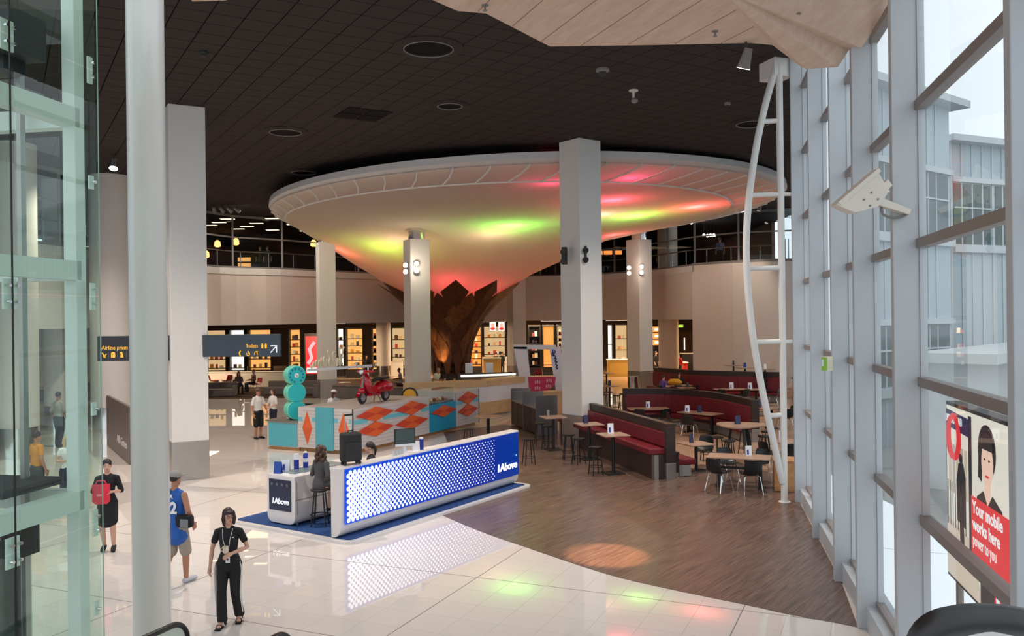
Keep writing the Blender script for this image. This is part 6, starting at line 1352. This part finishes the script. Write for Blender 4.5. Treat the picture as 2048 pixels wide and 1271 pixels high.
for k in range(5): MB().cyl((a.x-.1+k*.18, 44.9, MZ), (a.x-.1+k*.18, 44.9, MZ+1.1), .02, n=6).build('baluster', M_DARK, w5)

# ================================================================== TIMBER-TOPPED KIOSK AND PORTAL
Cc = G(975, 832); Rc = G(1054, 820); Lc_ = Vector((-4.3, 34.9, 0)); M_PALE = stripes('pale_timber', C(206, 170, 122), C(226, 194, 150), 10, .5, .5, stretch=10)
kb = thing('timber_kiosk', 'white kiosk counter with pale timber top and base behind the painted kiosk', 'kiosk', Cc)
for A, B in ((Vector(), Rc-Cc), (Lc_-Cc, Vector())):
    d = (B-A).normalized(); nn = Vector((-d.y, d.x, 0)); mid_ = nn*.35
    for z0, z1, m, nm, o in ((.0, .08, M_STEEL, 'toe_kick', .05), (.08, .62, M_PALE, 'base_band', 0), (.62, 1.27, M_WP, 'white_band', .02), (1.27, 1.5, M_PALE, 'top_band', -.02)):
        MB().slab([A+nn*o+UZ*z0, B+nn*o+UZ*z0, B+nn*o+UZ*z1, A+nn*o+UZ*z1], tuple(nn*(.65-o))).build(nm, m, kb)
    MB().slab([A-nn*.04+UZ*1.5, B-nn*.04+UZ*1.5, B+nn*.75+UZ*1.5, A+nn*.75+UZ*1.5], (0, 0, .05)).build('top', M_PALE, kb)
c = P(975, 752, 38.8); t = thing('chilled_cabinet', 'chrome edged chilled display cabinet behind the timber kiosk', 'display case', (c.x, c.y, 0), .35)
MB().box((0, 0, .6), (2.6, .8, 1.2)).build('body', M_STEEL, t); MB().slab([(-1.3, -.4, 1.2), (1.3, -.4, 1.2), (1.3, -.15, 1.6), (-1.3, -.15, 1.6)], (0, .02, 0)).build('glass_front', M_GLASS, t); MB().bar((-1.3, -.15, 1.62), (1.3, -.15, 1.62), .12, .08).build('lit_rail', M_SHV, t); MB().box((0, .3, 1.45), (2.6, .1, .5)).build('rear_panel', M_DARK, t)
for k, px in enumerate((938, 979)): c = P(px, 738, 40); card('price_card', (c.x, c.y, 1.62 if False else 1.56), .2, .35, .55, M_WP, '%s tall white card standing behind the timber kiosk' % ('left', 'right')[k], 'tall white cards', False); MB().cyl((c.x, c.y, 0), (c.x, c.y, 1.6), .02, n=6).build('card_pole', M_STEEL, bpy.data.objects[[o.name for o in COL.objects if o.name.startswith('price_card')][-1]], loc=(-c.x, -c.y, -1.56))
pt = thing('portal_frame', 'white leaning portal frame of a juice stand behind the speaker pillar', 'frame', (P(1040, 700, 38.5).x, 38.5, 0)); o_ = pt.location.copy()
MB().slab([P(1027, 693, 38.5)-o_, P(1054, 693, 38.5)-o_, P(1062, 762, 38.5)-o_, P(1075, 822, 38.5)-o_, P(1052, 822, 38.5)-o_, P(1040, 762, 38.5)-o_], (0, .3, 0)).build('leaning_post', M_WP, pt)
MB().slab([P(1026, 689, 38.5)-o_, P(1112, 690, 38.5)-o_, P(1112, 699, 38.5)-o_, P(1026, 697, 38.5)-o_], (0, .3, 0)).build('beam', M_WP, pt)
sb2 = MB().slab([P(1099, 696, 37.6)-o_, P(1121, 692, 37.6)-o_, P(1131, 778, 37.6)-o_, P(1112, 781, 37.6)-o_], (0, .2, 0)).build('sign_board', M_WP, pt)
M_INK = mat('blue_ink', C(24, 22, 110), .5)
sq = [(1106, 703), (1104, 708), (1108, 711), (1105, 699), (1111, 703), (1107, 709), (1112, 712), (1108, 717), (1113, 716), (1110, 723), (1115, 722), (1111, 728), (1115, 730), (1112, 734), (1116, 736), (1113, 738)]
MB().tube([v-o_ for v in spline([P(x, y, 37.57) for x, y in sq], 3)], .022, 6).build('script_stroke', M_INK, pt, True)
pk = thing('pink_banner', 'raspberry pink banner with pale motifs on the juice stand', 'banner', P(1058, 784, 36.0)); o_ = pk.location.copy()
MB().slab([P(1058, 784, 36)-o_, P(1098, 780, 36)-o_, P(1110, 768, 36)-o_, P(1112, 752, 36)-o_, P(1056, 753, 36)-o_], (0, .04, 0)).build('cloth', mat('raspberry', C(196, 44, 84), .6, noise=.15, nscale=20), pk)
for x, y in ((1075, 763), (1098, 760), (1075, 775), (1097, 771)):
    for k in (-1, 0, 1): MB().ell(P(x+k*4, y+abs(k), 35.97)-o_, (.03, .005, .08), 8, 6).build('motif', mat('motif_pink', C(236, 170, 186), .6), pk)
c = P(1085, 800, 37.6); t = thing('juice_counter', 'pale timber juice stand counter under the pink banner', 'counter', (c.x+.2, c.y, 0), .3); MB().box((0, 0, .45), (1.8, .7, .9)).build('body', M_PALE, t); MB().box((0, 0, .92), (1.9, .8, .05)).build('top', M_PALE, t); MB().cyl((-.7, .2, .9), (-.7, .2, 1.3), .03).build('tap', M_CHROME, t)

# ================================================================== CCTV, EXIT SIGN, HANDRAILS
cc = thing('cctv_camera', 'white boxed security camera on an arm fixed to the window post', 'camera', P(1745, 395, 8.9)); o_ = cc.location.copy(); M_CC = mat('cream_camera', C(222, 212, 200), .45)
def cq(px, py, dy=0): return P(px, py, 8.9+dy)-o_
MB().slab([cq(1690, 398, -.08), cq(1757, 343, -.08), cq(1779, 382, -.08), cq(1757, 413, -.08), cq(1726, 421, -.08)], (0, .16, 0)).build('housing', M_CC, cc, bevel=.008)
MB().slab([cq(1676, 404, -.10), cq(1758, 335, -.10), cq(1763, 342, -.10), cq(1684, 410, -.10)], (0, .20, 0)).build('sun_shield', M_CC, cc, bevel=.004)
MB().slab([cq(1673, 408, -.09), cq(1688, 398, -.09), cq(1712, 404, -.09), cq(1735, 420, -.09), cq(1710, 425, -.09), cq(1690, 417, -.09)], (0, .18, 0)).build('hood', M_CC, cc, bevel=.008)
MB().slab([cq(1766, 368, -.05), cq(1776, 358, -.05), cq(1785, 370, -.05), cq(1775, 381, -.05)], (0, .1, 0)).build('cable_gland', M_CC, cc)
for x, y in ((1743, 385), (1728, 399), (1756, 398), (1740, 411)): MB().disc(cq(x, y, -.082), .011, (0, -1, 0), 10, .006).build('screw', M_GREY, cc)
MB().slab([cq(1760, 399, -.05), cq(1766, 396, -.05), cq(1823, 418, -.05), cq(1820, 429, -.05), cq(1759, 410, -.05)], (0, .1, 0)).build('arm', M_CC, cc, bevel=.004)
MB().tube(spline([cq(1762, 412), cq(1766, 428), cq(1785, 435), cq(1805, 432), cq(1818, 424)], 4), .014, 8).build('cable', M_GREY, cc, True)
c = P(1650, 727, 13.1); t = thing('exit_sign', 'small green exit sign with pale case fixed to a window post', 'sign', c, .5); MB().box((.04, 0, 0), (.14, .1, .22)).build('case', mat('pale_yellow_case', C(214, 206, 176), .5), t); MB().box((-.05, -.03, 0), (.06, .06, .2)).build('green_face', emis('exit_face', C(120, 170, 50), .5), t); MB().box((-.085, -.03, .02), (.012, .03, .1)).build('running_figure', M_WP, t)
M_HR = mat('black_rubber', C(24, 22, 24), .35)
def newel(x, y, z, r, lab, toward, back):
    t = thing('escalator_rail', lab, 'handrail', (x, y, 0)); pts = []
    for k in range(13): a = math.radians(-80+k*170/12); pts.append(Vector((0, r*math.cos(a), z-r+r*math.sin(a))))
    R = Matrix.Rotation(toward, 3, 'Z'); P_ = [R@p for p in pts]+[R@Vector((0, -back, z))]
    MB().tube(P_, [(.045, .028)]*len(P_), 10).build('rubber_handrail', M_HR, t, True)
    MB().slab([R@(Vector((0, p.y*.86, z-r+(p.z-z+r)*.86))) for p in pts]+[R@Vector((0, -back, z-r*.14)), R@Vector((0, -back, z-r*2))], tuple(R@Vector((.012, 0, 0)))).build('glass_balustrade', mat('balustrade_green', C(196, 206, 190), .1), t)
    MB().box(R@Vector((0, -back/2, (z-2*r)/2)), (.14, back+.3, max(z-2*r, .05)), toward).build('skirting', M_STEEL, t)
c = P(345, 1250, 8.8); newel(c.x, c.y, c.z+.0, .19, 'black escalator handrail end at the foot of the tube column', -.4, .8)
c = P(556, 1270, 8.6); newel(c.x, c.y, c.z, .19, 'tip of a second escalator handrail at the bottom edge', -.4, .6)
t = thing('near_handrail', 'close dark glossy handrail curve at the bottom right corner', 'handrail', P(1960, 1300, 2.3)); o_ = t.location.copy()
MB().tube([v-o_ for v in spline([P(1830, 1340, 2.3), P(1858, 1268, 2.3), P(1910, 1247, 2.32), P(1975, 1243, 2.36), P(2050, 1252, 2.4), P(2200, 1290, 2.5)], 6)], [(.05, .03)]*31, 12).build('rubber_handrail', M_HR, t, True); MB().tube([v-o_ for v in spline([P(1850, 1350, 2.3), P(1880, 1288, 2.3), P(1960, 1270, 2.33), P(2060, 1278, 2.4), P(2200, 1310, 2.5)], 6)], .02, 8).build('inner_trim', M_STEEL, t, True)
MB().box((.1, .1, -1.7), (.4, .3, 2.9)).build('newel_post', M_STEEL, t)

# ================================================================== OUTSIDE
M_GND = mat('apron_concrete', C(150, 152, 150), .8, noise=.1, nscale=.5); struct(MB().box((40, 15, -.3), (62, 120, .1)).build('floor_apron', M_GND))
M_CLAD = mat('pale_blue_cladding', C(188, 202, 208), .6, noise=.03); M_CLAD2 = mat('white_cladding', C(208, 214, 216), .6); M_WING = mat('green_dark_window', C(70, 92, 92), .15)
def building(label, near, ang, L_, h, depth, bands, eave=.6, ribs=True, m=M_CLAD):
    t = thing('terminal_building', label, 'building', (near[0], near[1], -.25)); d = Vector((math.sin(ang), math.cos(ang), 0)); nn = Vector((d.y, -d.x, 0))    # d along the facade, nn away from us (behind)
    if nn.dot(Vector((near[0], near[1], 0))) < 0: nn = -nn
    MB().slab([UZ*0, d*L_, d*L_+UZ*h, UZ*h], tuple(nn*depth)).build('wall', m, t)
    MB().slab([-nn*eave+UZ*h-d*.4, d*(L_+.4)-nn*eave+UZ*h, d*(L_+.4)+nn*depth+UZ*h, nn*depth+UZ*h-d*.4], (0, 0, .25)).build('roof', M_CLAD2, t)
    for z0, z1 in bands:
        n = int(L_/2.4)
        for k in range(n):
            a = d*(L_*(k+.06)/n)-nn*.03; b = d*(L_*(k+.94)/n)-nn*.03
            w = MB().slab([a+UZ*z0, b+UZ*z0, b+UZ*z1, a+UZ*z1], tuple(nn*.02)).build('window', M_WING, t); MB().bar(a+UZ*(z0+(z1-z0)*.6)-nn*.03, b+UZ*(z0+(z1-z0)*.6)-nn*.03, .04, .06).build('glazing_bar', M_CLAD2, w)
        MB().bar(-nn*.1+UZ*(z0-.2), d*L_-nn*.1+UZ*(z0-.2), .2, .3).build('ledge', M_CLAD2, t); MB().bar(-nn*.08+UZ*(z1+.15), d*L_-nn*.08+UZ*(z1+.15), .16, .2).build('ledge', M_CLAD2, t)
    if ribs:
        for k in range(int(L_/.6)): MB().bar(d*(k*.6)-nn*.02, d*(k*.6)-nn*.02+UZ*h, .05, .05).build('cladding_rib', M_CLAD2, t)
    return t
building('near pale terminal wing with overhanging roof seen through the middle windows', (11.0, 27.2), math.radians(52), 6.5, 11.9, .6, ((7.2, 9.4), (2.0, 4.0)))
building('far pale ribbed terminal building with dark window band seen through the right window', (17.5, 33.8), math.radians(66), 34, 11.2, 2, ((7.2, 9.6),), .5)
building('low grey canopy building beyond the road seen through lower windows', (11.2, 21), math.radians(44), 14, 3.2, 1.2, (), .8, False, M_CLAD2)
for k, (x, y, lab) in enumerate(((15.6, 24, 'left lamp post with curved arm outside the windows'), (20.5, 28, 'right lamp post with curved arm outside the windows'))):
    t = thing('lamp_post', lab, 'lamp post', (x, y, -.25)); MB().cyl((0, 0, 0), (0, 0, 4.6), .05, n=10).build('pole', M_ALUD, t); MB().tube([(0, 0, 4.5), (.3, 0, 4.75), (1.2, 0, 4.75)], .04, 8).build('arm', M_ALUD, t, True); MB().ell((1.3, 0, 4.7), (.25, .12, .07)).build('lamp_head', M_DARK, t, True)
for k, (px, py) in enumerate(((1932, 375), (1975, 380))):
    c = P(px, py, 42); t = thing('roof_aerial', '%s thin aerial mast on the far terminal roof' % ('left', 'right')[k], 'aerial', (c.x, c.y, 11.15)); MB().cyl((0, 0, 0), (0, 0, 1.6 if k == 0 else .8), .03, n=6).build('mast', M_ALUD, t); MB().bar((-.3, 0, .6), (.4, 0, .6), .02, .02).build('crossbar', M_ALUD, t)
c = Vector((7.6, 12.6, -.25)); t = thing('yellow_bollard', 'yellow service cabinet outside behind the lower windows', 'cabinet', c); MB().box((0, 0, .6), (.5, .5, 1.2)).build('body', mat('yellow_paint', C(214, 182, 60), .5), t, bevel=.02); MB().box((0, 0, 1.22), (.56, .56, .05)).build('lid', M_GREY, t)

# ---- lightbox poster just outside the glass of the nearest full bay
pb_ = thing('poster_lightbox', 'bright street-scene advertising lightbox with red slogan board outside the right window', 'lightbox', fp(9.42, .62))
pw_ = 1.98; d = -FDIR; nn = -FNRM                       # left edge is far, right edge near; faces inwards
Z0, Z1_ = 1.55, 3.42
# choose z so that it fills the pane: top follows z=3.42, bottom z=1.5
def pp(u, v, o=0.0): return d*(u*pw_)+UZ*(1.38+v*1.82)+nn*o
MB().slab([pp(-.02, -.02), pp(1.02, -.02), pp(1.02, 1.02), pp(-.02, 1.02)], tuple(-nn*.15)).build('case', M_SHB, pb_)
EM = lambda n, c, s=.85: emis('poster_'+n, c, s)
def ply(name, m, pts, o): return MB().slab([pp(u, v, o) for u, v in pts], tuple(nn*.002)).build(name, m, pb_)
def oval(name, m, cu, cv, ru, rv, o, n=20): return ply(name, m, [(cu+ru*math.cos(2*math.pi*k/n), cv+rv*math.sin(2*math.pi*k/n)) for k in range(n)], o)
ply('street_print', EM('street', C(226, 220, 206)), [(0, 0), (1, 0), (1, 1), (0, 1)], .004)
ply('pavement_print', EM('pavement', C(206, 190, 172)), [(0, 0), (.6, 0), (.42, .3), (0, .34)], .007)
for k in range(5): ply('facade_print', EM('facade%d' % (k % 2), (C(196, 180, 160), C(170, 160, 150))[k % 2]), [(.04+k*.07, .5), (.09+k*.07, .5), (.09+k*.07, .78), (.04+k*.07, .78)], .007)
for k in range(8): ply('railing_print', EM('rail', C(60, 56, 58), .5), [(.02+k*.045, .3), (.03+k*.045, .3), (.03+k*.045, .56), (.02+k*.045, .56)], .009)
ply('lamp_post_print', EM('dark', C(30, 30, 40), .5), [(.40, .12), (.45, .12), (.45, .98), (.40, .98)], .010)
ply('station_sign_print', EM('navy', C(24, 36, 84), .6), [(.0, .88), (.42, .86), (.42, .96), (.0, .98)], .011)
tm_ = text_mesh('station_lettering', 'UNDERGROUND', .12, EM('white', C(240, 240, 240)), pb_, frame_mtx(pp(.0, .905, .016), d, nn), .001, width=.30*pw_)
rg = [(.16+.095*math.cos(2*math.pi*k/24), .83+.12*math.sin(2*math.pi*k/24)) for k in range(24)]
MB().tube([pp(u, v, .012) for u, v in rg], .034, 6, closed=True).build('roundel_print', EM('red', C(226, 40, 48)), pb_)
oval('walker_head_print', EM('dark', C(30, 30, 40), .5), .27, .72, .03, .03, .013); ply('walker_coat_print', EM('dark', C(30, 30, 40), .5), [(.20, .36), (.34, .34), (.35, .62), (.31, .70), (.23, .69), (.19, .58)], .012); ply('walker_leg_print', EM('dark', C(30, 30, 40), .5), [(.25, .16), (.32, .14), (.31, .37), (.24, .37)], .012)
oval('hair_print', EM('hair', C(28, 20, 22), .5), .69, .83, .13, .14, .014); ply('hair_side_print', EM('hair', C(28, 20, 22), .5), [(.56, .68), (.61, .66), (.63, .85), (.57, .86)], .0145)
oval('face_print', EM('face', C(238, 198, 176)), .70, .77, .085, .115, .017); ply('fringe_print', EM('hair', C(28, 20, 22), .5), [(.62, .84), (.79, .84), (.78, .91), (.70, .94), (.63, .91)], .020)
ply('neck_print', EM('face', C(238, 198, 176)), [(.655, .56), (.75, .56), (.74, .70), (.66, .70)], .015); ply('blouse_print', EM('hair', C(28, 20, 22), .5), [(.52, .44), (.94, .44), (.90, .57), (.77, .62), (.70, .55), (.64, .62), (.54, .57)], .0165)
for u in (.67, .735): oval('eye_print', EM('hair', C(28, 20, 22), .5), u, .79, .012, .006, .021, 10)
oval('mouth_print', EM('red', C(226, 40, 48)), .705, .705, .028, .007, .021, 12)
ply('skirt_print', EM('hair', C(28, 20, 22), .5), [(.58, .0), (.80, .0), (.80, .24), (.58, .24)], .016)
ply('slogan_board_print', EM('red', C(226, 40, 48)), [(.46, .18), (.80, .18), (.80, .0), (1, .0), (1, .56), (.46, .56)], .024)
MW = EM('white', C(240, 240, 240))
for k, (tx_, z_, w_) in enumerate((('Your mobile', .475, .44), ('works here', .385, .40), ('power to you', .30, .34))): text_mesh('slogan_lettering', tx_, .17, MW, pb_, frame_mtx(pp(.485, z_, .028), d, nn), .001, width=w_*pw_, fat=.004 if k < 2 else 0)
MB().tube([pp(.90+.045*math.cos(2*math.pi*k/16), .13+.045*math.sin(2*math.pi*k/16), .028) for k in range(16)], .02, 6, closed=True).build('speech_mark_print', MW, pb_)
text_mesh('brand_lettering', 'vodafone', .12, MW, pb_, frame_mtx(pp(.815, .045, .028), d, nn), .001, width=.17*pw_)
for u in (.05, .95): MB().cyl(pp(u, 0, -.08)+UZ*0, Vector((pp(u, 0, -.08).x, pp(u, 0, -.08).y, -.25)), .04, n=8).build('stand_leg', M_ALUD, pb_)
